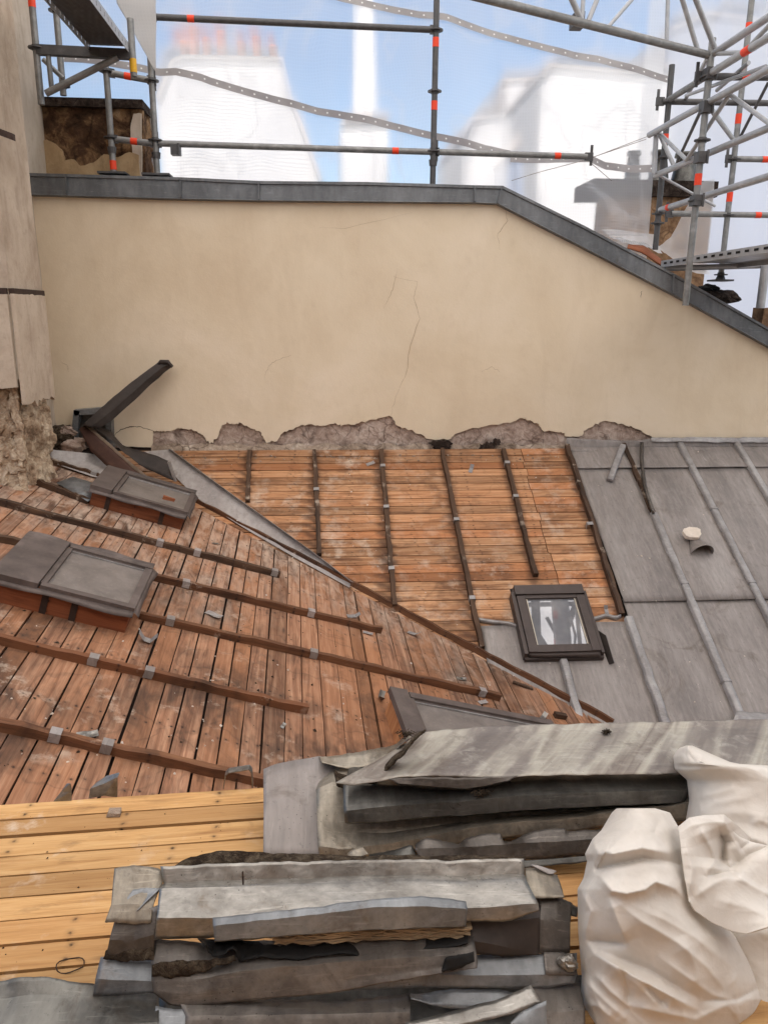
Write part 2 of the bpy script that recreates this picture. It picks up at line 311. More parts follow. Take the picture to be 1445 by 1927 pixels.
# ------------------------------------------------------------------ mesh helpers
class MB:
    def __init__(s): s.v = []; s.f = []; s.uv = []; s.r = []
    def face(s, pts, uvs=None, r=0.5):
        i = len(s.v); s.v += [V(p) for p in pts]; s.f.append(tuple(range(i, i+len(pts))))
        s.uv.append(uvs or [(0, 0)]*len(pts)); s.r.append(r)
    def grid(s, G, r=.5, closed=False, uvs=1.):
        """a sheet of shared vertices"""
        nr, nc = len(G), len(G[0]); o = len(s.v)
        for row in G: s.v += [V(p) for p in row]
        for i in range(nr-1):
            for j in range(nc if closed else nc-1):
                k = (j+1) % nc
                s.f.append((o+i*nc+j, o+i*nc+k, o+(i+1)*nc+k, o+(i+1)*nc+j))
                s.uv.append([(j*uvs/nc, i*uvs/nr), ((j+1)*uvs/nc, i*uvs/nr), ((j+1)*uvs/nc, (i+1)*uvs/nr), (j*uvs/nc, (i+1)*uvs/nr)]); s.r.append(r)
    def box(s, O, ex, ey, ez, x0, x1, y0, y1, z0, z1, r=None, wob=0):
        r = random.random() if r is None else r
        P = lambda x, y, z: O + ex*x + ey*y + ez*z
        c = [P(x, y, z) + (V((random.uniform(-wob, wob) for _ in range(3))) if wob else V((0, 0, 0))) for z in (z0, z1) for y in (y0, y1) for x in (x0, x1)]
        L, Wd, T = x1-x0, y1-y0, z1-z0
        def q(a, b, c_, d, u, v): s.face([c[a], c[b], c[c_], c[d]], [(x0, 0), (x0+u, 0), (x0+u, v), (x0, v)], r)
        q(4, 5, 7, 6, L, Wd); q(0, 2, 3, 1, Wd, L); q(0, 1, 5, 4, L, T); q(2, 6, 7, 3, T, L); q(0, 4, 6, 2, T, Wd); q(1, 3, 7, 5, Wd, T)
    def plank(s, a0, a1, b1, b0, n, th, r=None, seg=1, wob=0., u0=0.):
        """top corners a0->a1 one long edge, b0->b1 the other; th thick below"""
        r = random.random() if r is None else r
        L = (a1-a0).length; Wd = (b0-a0).length
        A = []; B = []
        for i in range(seg+1):
            f = i/seg; w = (b0-a0).normalized()
            A.append(a0.lerp(a1, f) + w*random.uniform(-wob, wob) + n*random.uniform(-wob, wob)*.6)
            B.append(b0.lerp(b1, f) + w*random.uniform(-wob, wob) + n*random.uniform(-wob, wob)*.6)
        d = -n*th
        for i in range(seg):
            u, u2 = u0+L*i/seg, u0+L*(i+1)/seg
            s.face([A[i], A[i+1], B[i+1], B[i]], [(u, 0), (u2, 0), (u2, Wd), (u, Wd)], r)
            s.face([A[i]+d, A[i+1]+d, A[i+1], A[i]], [(u, .01), (u2, .01), (u2, .03), (u, .03)], r)
            s.face([B[i], B[i+1], B[i+1]+d, B[i]+d], [(u, .01), (u2, .01), (u2, .03), (u, .03)], r)
        s.face([A[0], B[0], B[0]+d, A[0]+d], [(u0, 0), (u0, Wd), (u0+.02, Wd), (u0+.02, 0)], r)
        s.face([A[-1]+d, B[-1]+d, B[-1], A[-1]], [(u0, 0), (u0, Wd), (u0+.02, Wd), (u0+.02, 0)], r)
    def tube(s, pts, rad, seg=10, cap=True, r=.5):
        pts = [V(p) for p in pts]; rings = []
        rr = rad if isinstance(rad, (list, tuple)) else [rad]*len(pts)
        for i, p in enumerate(pts):
            d = (pts[min(i+1, len(pts)-1)] - pts[max(i-1, 0)]).normalized()
            a = d.cross(V((0, 0, 1)) if abs(d.z) < .9 else V((1, 0, 0))).normalized(); b = d.cross(a)
            rings.append([p + (a*math.cos(k*2*math.pi/seg) + b*math.sin(k*2*math.pi/seg))*rr[i] for k in range(seg)])
        s.grid(rings, r, True)
        if cap: s.face(rings[0][::-1], None, r); s.face(rings[-1], None, r)
    def poly_prism(s, pts, d, r=.5):
        """polygon pts pushed by vector d"""
        q = [p+d for p in pts]; s.face(pts, None, r); s.face(q[::-1], None, r)
        for i in range(len(pts)):
            j = (i+1) % len(pts); s.face([pts[j], pts[i], q[i], q[j]], None, r)
def link(name, mb, m, parent=None, smooth=False, solid=0., bevel=0., weld=False, off=0.):
    me = bpy.data.meshes.new(name); me.from_pydata([tuple(v) for v in mb.v], [], mb.f)
    uv = me.uv_layers.new(name='UVMap'); k = 0
    for u in mb.uv:
        for q in u: uv.data[k].uv = q; k += 1
    at_ = me.attributes.new('rnd', 'FLOAT', 'FACE'); at_.data.foreach_set('value', mb.r)
    me.materials.append(MT[m] if isinstance(m, str) else m); me.update()
    if smooth:
        me.polygons.foreach_set('use_smooth', [True]*len(me.polygons))
        if smooth > 1: me.set_sharp_from_angle(angle=math.radians(smooth))
    o = bpy.data.objects.new(name, me); COL.objects.link(o)
    if weld:
        w = o.modifiers.new('weld', 'WELD'); w.merge_threshold = 1e-4
    if solid:
        w = o.modifiers.new('solid', 'SOLIDIFY'); w.thickness = solid; w.offset = off
    if bevel:
        w = o.modifiers.new('bevel', 'BEVEL'); w.width = bevel; w.segments = 2; w.limit_method = 'ANGLE'
    if parent is not None:
        o.parent = parent
        o.matrix_parent_inverse = Matrix.Translation(-parent.location) if parent.type == 'EMPTY' else Matrix.Identity(4)
    return o
def tag(o, label, cat, group=None, kind=None):
    if label: o['label'] = label
    if cat: o['category'] = cat
    if group: o['group'] = group
    if kind: o['kind'] = kind
    return o
def thing(name, loc, label, cat, group=None):
    o = bpy.data.objects.new(name, None); COL.objects.link(o); o.location = V(loc); o.empty_display_size = .1
    return tag(o, label, cat, group)
def nz(p, s=1., seed=0): return noise.noise(V(p)*s + V((seed*13.1, seed*7.7, seed*3.3)))
def resample(pts, n):
    L = [0]
    for a, b in zip(pts, pts[1:]): L.append(L[-1] + math.dist(a, b))
    out = []
    for i in range(n):
        d = L[-1]*i/(n-1); k = 0
        while k < len(pts)-2 and L[k+1] < d: k += 1
        f = (d-L[k])/max(1e-9, L[k+1]-L[k])
        out.append(tuple(pts[k][q] + (pts[k+1][q]-pts[k][q])*f for q in range(len(pts[0]))))
    return out
PK = 1.0
def sheet_grid(rows, n=40, sub=4, amp=.004, seed=0, fr=5.):
    """rows: (list of picture points, distance Y or (Y left, Y right)); lofted into one bent sheet"""
    R = []
    for pts, Y in rows:
        Y0, Y1 = Y if isinstance(Y, tuple) else (Y, Y)
        Y0 *= PK; Y1 *= PK
        q = resample(pts, n); x0, x1 = q[0][0], q[-1][0]
        ri = len(R); last = ri == len(rows)-1 or ri == 0
        def jx(i, y):
            e0 = max(0, 1-i/2.); e1 = max(0, 1-(n-1-i)/2.)
            return (e0+e1)*(3.5*nz((y*.06, seed, ri), 1.)+1.5*nz((y*.3, seed, 2), 1.))
        R.append([at(x + jx(i, y), y + (1.8*nz((x*.045, seed+ri, 1), 1.)+1.1*nz((x*.2, seed, ri), 1.) if last else 1.2*nz((x*.03, seed+ri, 1), 1.)), Y0+(Y1-Y0)*i/(n-1)) for i, (x, y) in enumerate(q)])
    G = []
    for a, b in zip(R, R[1:]):
        for k in range(sub): G.append([p.lerp(q, k/sub) for p, q in zip(a, b)])
    G.append(R[-1])
    for row in G:
        for i, p in enumerate(row):
            row[i] = p + V((0, .6*nz(p, fr, seed), nz(p, fr, seed+5)))*amp + V((0, 0, nz(p, fr*4, seed+9)))*amp*.35 + V((0, 0, -.012*max(0, nz(p, 11, seed+20)-.28)))
    return G
def sheet(rows, m, label, name='zinc_sheet', cat='metal sheet', group='stripped zinc sheets piled on the deck', n=44, sub=4, amp=.004, seed=0, solid=.0025, parent=None, fr=5.):
    mb = MB(); mb.grid(sheet_grid(rows, n, sub, amp, seed, fr))
    o = link(name, mb, m, parent, 24, solid)
    if parent is None: tag(o, label, cat, group)
    return o
X_, Y_, Z_ = V((1, 0, 0)), V((0, 1, 0)), V((0, 0, 1))

# ================================================================== SETTING
mb = MB(); mb.face([V((-400, -400, -14)), V((400, -400, -14)), V((400, 400, -14)), V((-400, 400, -14))])
tag(link('ground', mb, 'ground'), None, None, None, 'structure')

# ------------------------------------------------------------------ tall cream wall
wall = thing('rendered_wall', at(500, 860, YW), 'tall cream rendered wall with a ragged bottom edge, rising behind the stripped roof', 'wall')
top_l = [(58, 350), (500, 362), (942, 366), (1100, 447), (1265, 535), (1445, 634), (1640, 742)]
edge = [(100, 824), (112, 806), (128, 800), (140, 806), (212, 822), (214, 838), (285, 842), (287, 809), (301, 812), (318, 811), (335, 806), (349, 807), (370, 811), (386, 823), (396, 835), (408, 826), (418, 800), (429, 795),
        (439, 799), (450, 795), (470, 804), (488, 811), (500, 832), (519, 831), (533, 814), (557, 804), (585, 798), (602, 802), (631, 796), (643, 801), (671, 797), (700, 789),
        (737, 784), (749, 802), (778, 811), (808, 826), (848, 826), (864, 814), (905, 804), (954, 795), (985, 787), (999, 792), (1013, 797), (1023, 812), (1056, 813), (1064, 821),
        (1092, 820), (1106, 806), (1132, 793), (1168, 797), (1196, 807), (1227, 823), (1300, 829), (1445, 829), (1640, 832)]
def jag(pts, amp, n):
    out = []
    for a, b in zip(pts, pts[1:]):
        for k in range(n):
            f = k/n; x = a[0]+(b[0]-a[0])*f; y = a[1]+(b[1]-a[1])*f
            out.append((x + (random.uniform(-amp, amp) if k else 0), y + (random.uniform(-amp, amp) if k else 0)))
    out.append(pts[-1]); return out
ed = jag(edge, 2.3, 6)
def at_list(pts, y): return [at(a, b, y) for a, b in pts]
def strip_prism(mb, top, bot, Y, th, n=160):
    """front skin between two picture polylines, th deep, edges wrapped"""
    xs = sorted({p[0] for p in bot} | {p[0] for p in top})
    xs = [x for x in xs if max(top[0][0], bot[0][0]) <= x <= min(top[-1][0], bot[-1][0])]
    def yy(pl, x):
        for a, b in zip(pl, pl[1:]):
            if a[0] <= x <= b[0]: return a[1] + (b[1]-a[1])*(x-a[0])/max(1e-6, b[0]-a[0])
        return pl[-1][1]
    T = [at(x, yy(top, x), Y) for x in xs]; B = [at(x, yy(bot, x), Y) for x in xs]
    d = V((0, th, 0))
    for i in range(len(xs)-1):
        mb.face([B[i], B[i+1], T[i+1], T[i]])
        mb.face([B[i]+d, B[i+1]+d, B[i+1], B[i]])
def mono(pl):
    out = []
    for x, y in pl:
        if out and x <= out[-1][0]: x = out[-1][0] + .4
        out.append((x, y))
    return out
mb = MB(); strip_prism(mb, [(60, 352)] + top_l[1:], mono([(62, 830)] + ed), YW, .03)
link('plaster', mb, 'cream', wall, weld=True)
# masonry body behind the plaster, rough where bare
mb = MB(); G = []
for j in range(26):
    row = []
    for i in range(230):
        px = 60 + 1240*i/229; py = 772 + 98*j/25
        p = at(px, py, YW+.026); a = .004 + nz(p, 6, 1)*.006 + (math.floor(3*nz(p, 11, 2))/3)*.010 + nz(p, 40, 3)*.004
        row.append(p + V((0, a, 0)))
    G.append(row)
mb.grid(G); link('masonry', mb, 'masonry', wall, True)
mb = MB(); pr = [at(x, y, YW+.05) for x, y in top_l]
lo = [V((p.x, p.y, -1.6)) for p in pr]
mb.poly_prism(lo[::-1][:1] + lo[:1][:0] + [lo[0]] + pr, V((0, .33, 0))); link('core', mb, 'masonry', wall)
# mortar fillet along the roof line
mb = MB(); G = []
fx = [285 + (1062-285)*i/150 for i in range(151)]
for j in range(7):
    row = []
    for x in fx:
        py = 836 + 23*j/6 + (2.5*math.sin(x*.11) if j == 0 else 0)
        p = at(x, py, YW+.005 - .055*j/6); row.append(p + V((0, nz(p, 14, 4)*.012 + nz(p, 40, 6)*.006, nz(p, 9, 7)*.006)))
    G.append(row)
mb.grid(G); link('mortar_fillet', mb, 'fillet', wall, True)
# dark patches painted for the shade inside holes along the fillet
for cx, cy, w, h in ((830, 838, 24, 12), (918, 842, 18, 14), (935, 832, 9, 8)):
    mb = MB(); q = []
    for k in range(44):
        a = k/44*2*math.pi; rr = .75 + .4*nz((math.cos(a)*2, math.sin(a)*2, cx), 1.) + .3*nz((math.cos(a)*6, math.sin(a)*6, cx), 1.)
        q.append(at(cx+w*rr*math.cos(a), cy+h*rr*math.sin(a), YW-.045))
    mb.poly_prism(q, V((0, .03, 0))); link('hole_shade_patch', mb, 'cap_stone', wall)
# cracks
def crack(pts, wd, m, parent, Y, seed=1):
    random.seed(seed); p = jag(pts, 1.3, 5); mb = MB(); n = len(p)
    L = []; R_ = []
    for i, (x, y) in enumerate(p):
        a = p[max(0, i-1)]; b = p[min(n-1, i+1)]; dx, dy = b[0]-a[0], b[1]-a[1]; l = math.hypot(dx, dy) or 1
        w = .55*wd*(.35+.65*random.random())*(1-.6*abs(2*i/(n-1)-1))
        L.append(at(x-dy/l*w, y+dx/l*w, Y-.0022)); R_.append(at(x+dy/l*w, y-dx/l*w, Y-.0022))
    mb.grid([L, R_]); return link('crack', mb, m, parent)
crack([(735, 782), (745, 745), (765, 700), (772, 650), (790, 600), (778, 560), (785, 530), (740, 520)], .8, 'crack', wall, YW, 2)
crack([(722, 580), (735, 555), (742, 530), (748, 505)], .7, 'crack', wall, YW, 3)
crack([(498, 712), (505, 690), (520, 678), (548, 668)], .7, 'crack', wall, YW, 4)
crack([(940, 470), (936, 440), (955, 415), (950, 395)], .8, 'crack', wall, YW, 5)
crack([(212, 822), (228, 808), (245, 803), (266, 803), (290, 812)], 1.8, 'crack_dark', wall, YW, 6)
crack([(1205, 560), (1207, 548)], 1.6, 'crack_dark', wall, YW, 7)
crack([(115, 678), (128, 690), (130, 700)], .8, 'crack', wall, YW, 8)
crack([(775, 400), (650, 430), (600, 428)], .5, 'crack', wall, YW, 9)
crack([(905, 700), (925, 690), (940, 700)], .6, 'crack', wall, YW, 10)
# zinc coping: face, cap with nosing, joints
def coping_part(pts_t, pts_b, nm):
    mb = MB(); F = .055
    t = [at(x, y, YW-F) for x, y in pts_t]; b = [at(x, y, YW-F) for x, y in pts_b]
    G = [[p + V((0, .42, .05)) for p in t], [p + V((0, .40, .03)) for p in t], [p + V((0, -.012, 0)) for p in t], [p + V((0, -.012, -.022)) for p in t], [p + V((0, .003, -.026)) for p in t], b, [p + V((0, -.012, -.010)) for p in b], [p + V((0, .05, -.016)) for p in b]]
    mb.grid(G)
    return link(nm, mb, 'zinc_coping', wall, False, .002)
ct = [(56, 326), (125, 328), (340, 334), (487, 341), (690, 343), (893, 349), (945, 350), (1100, 426), (1267, 515), (1445, 617), (1640, 729)]
cb = [(58, 364), (125, 366), (340, 372), (487, 375), (690, 377), (893, 379), (936, 381), (1100, 465), (1265, 551), (1445, 650), (1640, 757)]
segs = [(0, 1), (1, 2), (2, 3), (3, 5), (5, 6), (6, 8), (8, 10)]
for k, (a, b) in enumerate(segs):
    c = coping_part(ct[a:b+1], cb[a:b+1], 'coping')
    mb = MB(); p, q = at(ct[b][0], ct[b][1], YW-.07), at(cb[b][0], cb[b][1], YW-.07)
    mb.box(p, X_, Y_, (q-p).normalized(), -.006, .006, -.012, .01, 0, (q-p).length); link('joint', mb, 'zinc_coping', c)
# flashing on the wall foot above the zinc slope
fl = [(1066, 824), (1130, 828), (1200, 830), (1230, 825), (1445, 824), (1600, 824)]
sheet([(fl, YW-.03), ([(x, y+16) for x, y in fl], YW-.05), ([(x, y+24) for x, y in fl], YW-.12)], 'zinc_roof', None, 'flashing', parent=wall, amp=.006, n=50)
sheet([([(1225, 823), (1300, 823), (1380, 823), (1600, 823)], YW-.036), ([(1225, 831), (1300, 832), (1380, 833), (1600, 834)], YW-.06)], 'zinc_rib', None, 'flashing', parent=wall, amp=.003, n=40)

# ------------------------------------------------------------------ left chimney breast
SX = onB(62, 935).x; SY = onB(62, 935).y
lw = thing('chimney_breast', (SX-.3, SY, .2), 'tall pale plastered chimney breast crumbling at its foot, at the left edge', 'chimney')
mb = MB(); G = []
xl = at(60, 340, YW).x
for j in range(40):
    z = .1 + 5.4*j/39
    G.append([V((xl + nz((k*.2, z, 0), 3, 5)*.012, YW-1.0 + k*1.45/8, z)) for k in range(9)])
mb.grid(G); mb.face([V((xl, YW+.45, .1)), V((xl, YW+.45, 5.5)), V((xl-1, YW+.45, 5.5)), V((xl-1, YW+.45, .1))])
link('pale_return', mb, 'pale_plaster', lw, True)
zb = at(24, 540, SY).z; zr = at(40, 760, SY).z
mb = MB()
mb.box(V((SX, SY, 0)), X_, Y_, Z_, -1.2, -.004, .004, .62, zb-.012, 5.5); link('upper_plaster', mb, 'board_plaster', lw, bevel=.012)
for k, (x0, x1, y0, y1, z0, z1, nm) in enumerate([(-1.2, -.02, -.02, .02, zr+.1, zb-.05, 'front'), (-.03, .025, .0, .60, zr-.02, zb-.045, 'side')]):
    mb = MB(); n = 14; top = []; bot = []
    if nm == 'side':
        P = lambda f, z, o: V((SX+.02+o, SY-.02+.60*f, z))
    else:
        P = lambda f, z, o: V((SX-1.2+1.19*f, SY-.022-o, z))
    G = [[P(i/n, z1 + .01*nz((i*.7, 0, k), 1), 0) for i in range(n+1)], [P(i/n, z0 + .05*nz((i*.9, 3, k), 1.) + .03*random.random(), 0) for i in range(n+1)]]
    mb.grid(G); link('facing_panel', mb, 'board_plaster', lw, solid=.03)
mb = MB()
mb.box(V((SX, SY, zb-.03)), X_, Y_, Z_, -1.2, -.015, -.028, .0, -.02, .022); mb.box(V((SX, SY, zb-.03)), X_, Y_, Z_, -.01, .028, .0, .60, -.02, .022)
link('iron_strap', mb, 'iron', lw)
mb = MB(); q = at(10, 252, SY-.02); mb.box(q, (X_-Z_*.35).normalized(), Y_, Z_, -.5, .06, -.02, .02, -.02, .02); link('iron_strap', mb, 'iron', lw)
# crumbled foot
mb = MB(); G = []
for j in range(110):
    z = -.15 + (zr+.16+.15)*j/109; row = []
    for i in range(190):
        f = i/189*(1.2+.66)
        p = V((SX-1.2+f, SY, z)) if f < 1.2 else V((SX, SY+f-1.2, z))
        nn = V((0, -1, 0)) if f < 1.15 else (V((1, -1, 0)).normalized() if f < 1.25 else V((1, 0, 0)))
        q_ = nz(p, 4.5, 11) + .45*nz(p, 11, 12); a = -.06 + (math.floor((q_ + .12*nz(p, 24, 14))*3.4)/3.4)*.07 + q_*.012 + nz(p, 26, 13)*.008 + nz(p, 60, 15)*.005
        if z < .45: a += .05*(1-(z+.15)/.6)
        row.append(p + nn*a)
    G.append(row)
mb.grid(G); link('rubble_foot', mb, 'rubble', lw, False)

# ================================================================== FAR ROOF SLOPE (orange boards)
def fuv(p): d = p-FP; return d.dot(FX), d.dot(FU)
def F_(x, u, h=0): return FP + FX*x + FU*u + FN*h
def B_(t, b, h=0): return BP + BT*t + BB*b + BN*h
bnd0, bnd1 = onF(1064, 842), onF(1168, 1150)
xB = (fuv(bnd0)[0]+fuv(bnd1)[0])/2                    # boundary between boards and zinc
uT = fuv(onF(700, 846))[1]
uz = fuv(onF(960, 1172))[1]                           # top of the low zinc panels
far = thing('board_roof', F_(.5, -1.), 'far roof slope of orange horizontal boards with upright battens, under the cream wall', 'roof')
vd = FN.cross(BN).normalized()
if vd.x < 0: vd = -vd
def valley_x(u):                                       # x where the valley crosses height u on the far slope
    a = BP; k = (u - fuv(a)[1])/vd.dot(FU); return fuv(a)[0] + k*vd.dot(FX)
jx = fuv(onF(1015, 975))[0]
mb = MB(); u = uT; i = 0
PW = .0955
while u > uz-.35:
    w = PW*random.uniform(.95, 1.05); g = random.uniform(.005, .010)
    ut, ub = u, u-w+g
    lo_x0, lo_x1 = valley_x(ub)-.02, valley_x(ut)-.02
    js = jx + random.uniform(-.012, .012)
    pieces = [(None, js-.003), (js+.003, xB-.01 + random.uniform(-.01, .02))]
    for k, (x0, x1) in enumerate(pieces):
        a = max(x0 if x0 is not None else lo_x0, -2.0); b = max(x0 if x0 is not None else lo_x1, -2.0)
        if a > x1 - .02: continue
        h = random.uniform(-.0015, .0015)
        mb.plank(F_(a, ub, h), F_(x1, ub, h), F_(x1, ut, h), F_(b, ut, h), FN, .02, None, 10, .0012, u0=a)
    u -= w; i += 1
link('boarding', mb, 'wood_orange', far)
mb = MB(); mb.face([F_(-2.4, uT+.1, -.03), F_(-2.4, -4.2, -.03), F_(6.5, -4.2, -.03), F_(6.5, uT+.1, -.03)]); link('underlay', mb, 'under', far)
def batten_on(far_obj, p0, p1, up, w, h, m, seg=14, name='batten', wob=.005, lift=.0):
    d = (p1-p0).normalized(); s = up.cross(d).normalized(); L = (p1-p0).length; mb = MB(); G = []
    r = random.random()
    for i in range(seg+1):
        f = i/seg; c = p0.lerp(p1, f) + s*random.uniform(-wob, wob); hh = h*random.uniform(.86, 1.08); ww = w*random.uniform(.84, 1.06)/2
        G.append([c - s*ww - up*.004, c - s*ww*.92 + up*hh, c + s*ww*.92 + up*hh, c + s*ww - up*.004])
    for i in range(seg):
        a, b = G[i], G[i+1]; u, u2 = L*i/seg, L*(i+1)/seg
        for k in range(3):
            v0, v1 = (.0, .03) if k != 1 else (.03, .07)
            mb.face([a[k], b[k], b[k+1], a[k+1]], [(u, v0), (u2, v0), (u2, v1), (u, v1)], r)
    mb.face(G[0], [(0, 0), (0, .03), (.03, .03), (.03, 0)], r); mb.face(G[-1][::-1], [(0, 0), (0, .03), (.03, .03), (.03, 0)], r)
    return link(name, mb, m, far_obj, weld=True)
def clip_on(par, c, d, up, w=.045, h=.045, bw=.042, m='zinc_rib', tilt=0):
    """zinc strap folded over a batten"""
    s = up.cross(d).normalized(); mb = MB(); e = bw/2+.0035
    prof = [c - s*(e+.0) - up*.0 + up*.006, c - s*e + up*(h*.8), c - s*e*.97 + up*(h+.006), c + s*e*.97 + up*(h+.006), c + s*e + up*(h*.7), c + s*e + up*.006]
    prof = [p + d*random.uniform(-.003, .003) for p in prof]
    mb.grid([[p - d*w/2 for p in prof], [p + d*w/2 for p in prof]])
    return link('clip', mb, m, par, False, .0018)
for (xa, ya, xb, yb, m) in ((470, 853, 467, 946, 'batten_dark'), (592, 852, 601, 1047, 'batten_dark'), (717, 851, 742, 1144, 'batten_dark'), (831, 849, 905, 1222, 'batten_dark'), (946, 850, 1006, 1086, 'batten_dark')):
    bt = batten_on(far, onF(xa, ya), onF(xb, yb), FN, .042, .045, m, 16)
    for k in range(1, 4):
        if (xa, k) in ((470, 1), (470, 2), (470, 3), (592, 1), (592, 3)): continue
        f = (.13, .42, .80)[k-1]
        if (xa, k) in ((831, 1), (946, 3)): continue
        clip_on(bt, onF(xa, ya).lerp(onF(xb, yb), f), -FU, FN, .035, .045, .04, 'zinc_rib')
bt = batten_on(far, onF(1065, 842), onF(1168, 1160), FN, .045, .05, 'batten_dark', 26, wob=.007)
clip_on(bt, onF(1107, 993), -FU, FN, .035, .05, .045)

# ------------------------------------------------------------------ zinc part of the far slope
zr_ = thing('zinc_roof', F_(3.4, -1.4), 'far roof slope still clad in grey zinc panels with standing ribs, on the right', 'roof')
uS1 = fuv(onF(1250, 882))[1]; uS2 = fuv(onF(1300, 1131))[1]; uBot = fuv(onF(1200, 1362))[1]-.25
rx = [fuv(onF(1284, 1102))[0], fuv(onF(1340, 962))[0], fuv(onF(1420, 900))[0]]
sp = (rx[2]-rx[0])/2
cols = [xB+.02, rx[0], rx[1], rx[2], rx[2]+sp, rx[2]+2*sp]
def panel(x0, x1, ut, ub, h0, h1, seed, m='zinc_roof'):
    mb = MB(); n1, n2 = 10, 16
    G = [[F_(x0+(x1-x0)*i/n1, ut+(ub-ut)*j/n2, h0+(h1-h0)*j/n2 + nz((x0+(x1-x0)*i/n1, ut+(ub-ut)*j/n2, seed), 3.)*.006) for i in range(n1+1)] for j in range(n2+1)]
    e = G[-1]; G.append([p - FN*.010 for p in e])
    mb.grid(G, random.uniform(.3, .8)); return link('zinc_panel', mb, m, zr_, True, .0015)
uTop = fuv(onF(1250, 842))[1]
for k in range(5):
    panel(cols[k]+.012, cols[k+1]-.012, uTop, uS1-.01, .012, .028, k)
    panel(cols[k]+.012, cols[k+1]-.012, uS1+.03, uS2-.01, .008, .026, k+10)
    panel(cols[k]+.012, cols[k+1]-.012, uS2+.03, uBot, .008, .012, k+20)
lx = [fuv(onF(905, 1200))[0]+.01, fuv(onF(1065, 1270))[0], fuv(onF(1210, 1260))[0]]
panel(lx[0]-.0, lx[1]-.012, uz-.03, uBot, .010, .012, 31); panel(lx[1]+.012, xB+.0, uz-.02, uBot, .010, .012, 32)
def rib(pts, w=.05, h=.048, m='zinc_rib', par=zr_, joint=True, wob=.003, nm='rib_cap', amp=1.):
    p0, p1 = pts; d = (p1-p0).normalized(); s = FN.cross(d).normalized(); L = (p1-p0).length; mb = MB(); G = []
    for i in range(13):
        c = p0.lerp(p1, i/12) + s*random.uniform(-wob, wob)
        G.append([c - s*w*.62 + FN*.004, c - s*w*.5 + FN*h*.9, c - s*w*.36 + FN*h, c + s*w*.36 + FN*h, c + s*w*.5 + FN*h*.9, c + s*w*.62 + FN*.004])
    mb.grid(G); mb.face(G[0]); mb.face(G[-1][::-1]); return link(nm, mb, m, par, True)
def ribF(x, u0, u1, **k): return rib((F_(x, u0), F_(x, u1)), **k)
uj = [fuv(onF(1228, 970))[1], fuv(onF(1288, 1102))[1], fuv(onF(1369, 1285))[1]]
for (a, b) in ((uj[0], uj[1]-.01), (uj[1], uj[2]-.01), (uj[2], uBot)):
    ribF(rx[0], a, b, w=.052)
    ribF(rx[0], b+.012, b-.006, w=.060, h=.053, nm='rib_joint')
for (a, b) in ((uTop+.05, fuv(onF(1341, 962))[1]-.01), (fuv(onF(1341, 962))[1], fuv(onF(1417, 1100))[1]-.01), (fuv(onF(1417, 1100))[1], uBot)):
    ribF(rx[1], a, b, w=.052); ribF(rx[1], b+.012, b-.006, w=.060, h=.053, nm='rib_joint')
ribF(rx[2], uTop+.05, uBot, w=.052); ribF(rx[2]+sp, uTop+.05, uBot, w=.052)
ribF(lx[1], uz-.28, uBot, w=.05, wob=.005); ribF(xB+.02, fuv(onF(1174, 1166))[1], uBot, w=.055, wob=.006)
batten_on(zr_, F_(rx[0], uTop+.03), F_(rx[0], uj[0]-.02), FN, .046, .04, 'batten_dark', 12)
# crinkled top edge of the low panels
for pts in ([(900, 1168), (925, 1172), (960, 1176), (982, 1184)], [(1113, 1168), (1140, 1160), (1158, 1165), (1168, 1160)]):
    mb = MB(); q = resample(pts, 14); G = []
    for h, dy in ((.0, 4), (.03, -2), (.034, -4), (.012, -6)):
        G.append([onF(x, y+dy, h+.006*nz((x*.1, h*40, 0))) for x, y in q])
    mb.grid(G); link('turned_edge', mb, 'zinc_rib', zr_, True, .002)
# torn strip hanging by the bare batten, loose rib cap
mb = MB(); q = resample([(1207, 832), (1206, 860), (1209, 890), (1212, 915), (1222, 945), (1229, 966)], 16)
mb.grid([[onF(x-3+2*nz((y*.1, 0, 0)), y, .05+.01*nz((y*.07, 2, 0))) for x, y in q], [onF(x+1.5, y, .075) for x, y in q], [onF(x+4, y, .03) for x, y in q]])
link('torn_strip', mb, 'zinc_brown', zr_, True, .002)
lc = thing('rib_cap', onF(1155, 870), 'loose pale zinc rib cap lying askew across the top of the zinc roof', 'metal strip')
rib((onF(1171, 840, .03), onF(1146, 906, .02)), w=.05, h=.03, par=lc, nm='cap', wob=.001)
# tall bent gutter end block at the right bottom
sheet([([(1384, 1338), (1410, 1340), (1470, 1344), (1560, 1350)], 4.62), ([(1384, 1345), (1410, 1350), (1470, 1354), (1560, 1360)], 4.5), ([(1378, 1362), (1410, 1368), (1470, 1370), (1560, 1378)], 4.46)], 'zinc_rib', None, 'end_trim', parent=zr_, n=24)

# roof vent with a lump of plaster on it
vt = thing('roof_vent', onF(1318, 1030), 'small grey half round roof vent on the zinc slope between two ribs', 'vent')
mb = MB(); c = onF(1318, 1046); G = []
for j in range(12):
    f = j/11; row = []
    for k in range(17):
        a = math.pi*k/16; r = .052 + .045*f
        row.append(c + FU*(.16*(1-f)) - FX*math.cos(a)*r*(1.) + FN*(.02+math.sin(a)*(.03+.085*f)))
    G.append(row)
mb.grid(G); mb.face(G[0]); link('hood', mb, 'zinc_roof', vt, True, .004)
mb = MB(); mb.box(c, FX, FU, FN, -.11, .12, -.02, .2, .014, .020); link('base_flange', mb, 'zinc_roof', vt)
ch = MB(); c = onF(1301, 1001, .1); q = []
for k in range(16):
    a = k/16*2*math.pi; rr = 1 + .35*nz((math.cos(a)*1.7, math.sin(a)*1.7, 3.3)); q.append(c + FX*math.cos(a)*.085*rr + FU*math.sin(a)*.062*rr + FN*.01*nz((a, 0, 0)))
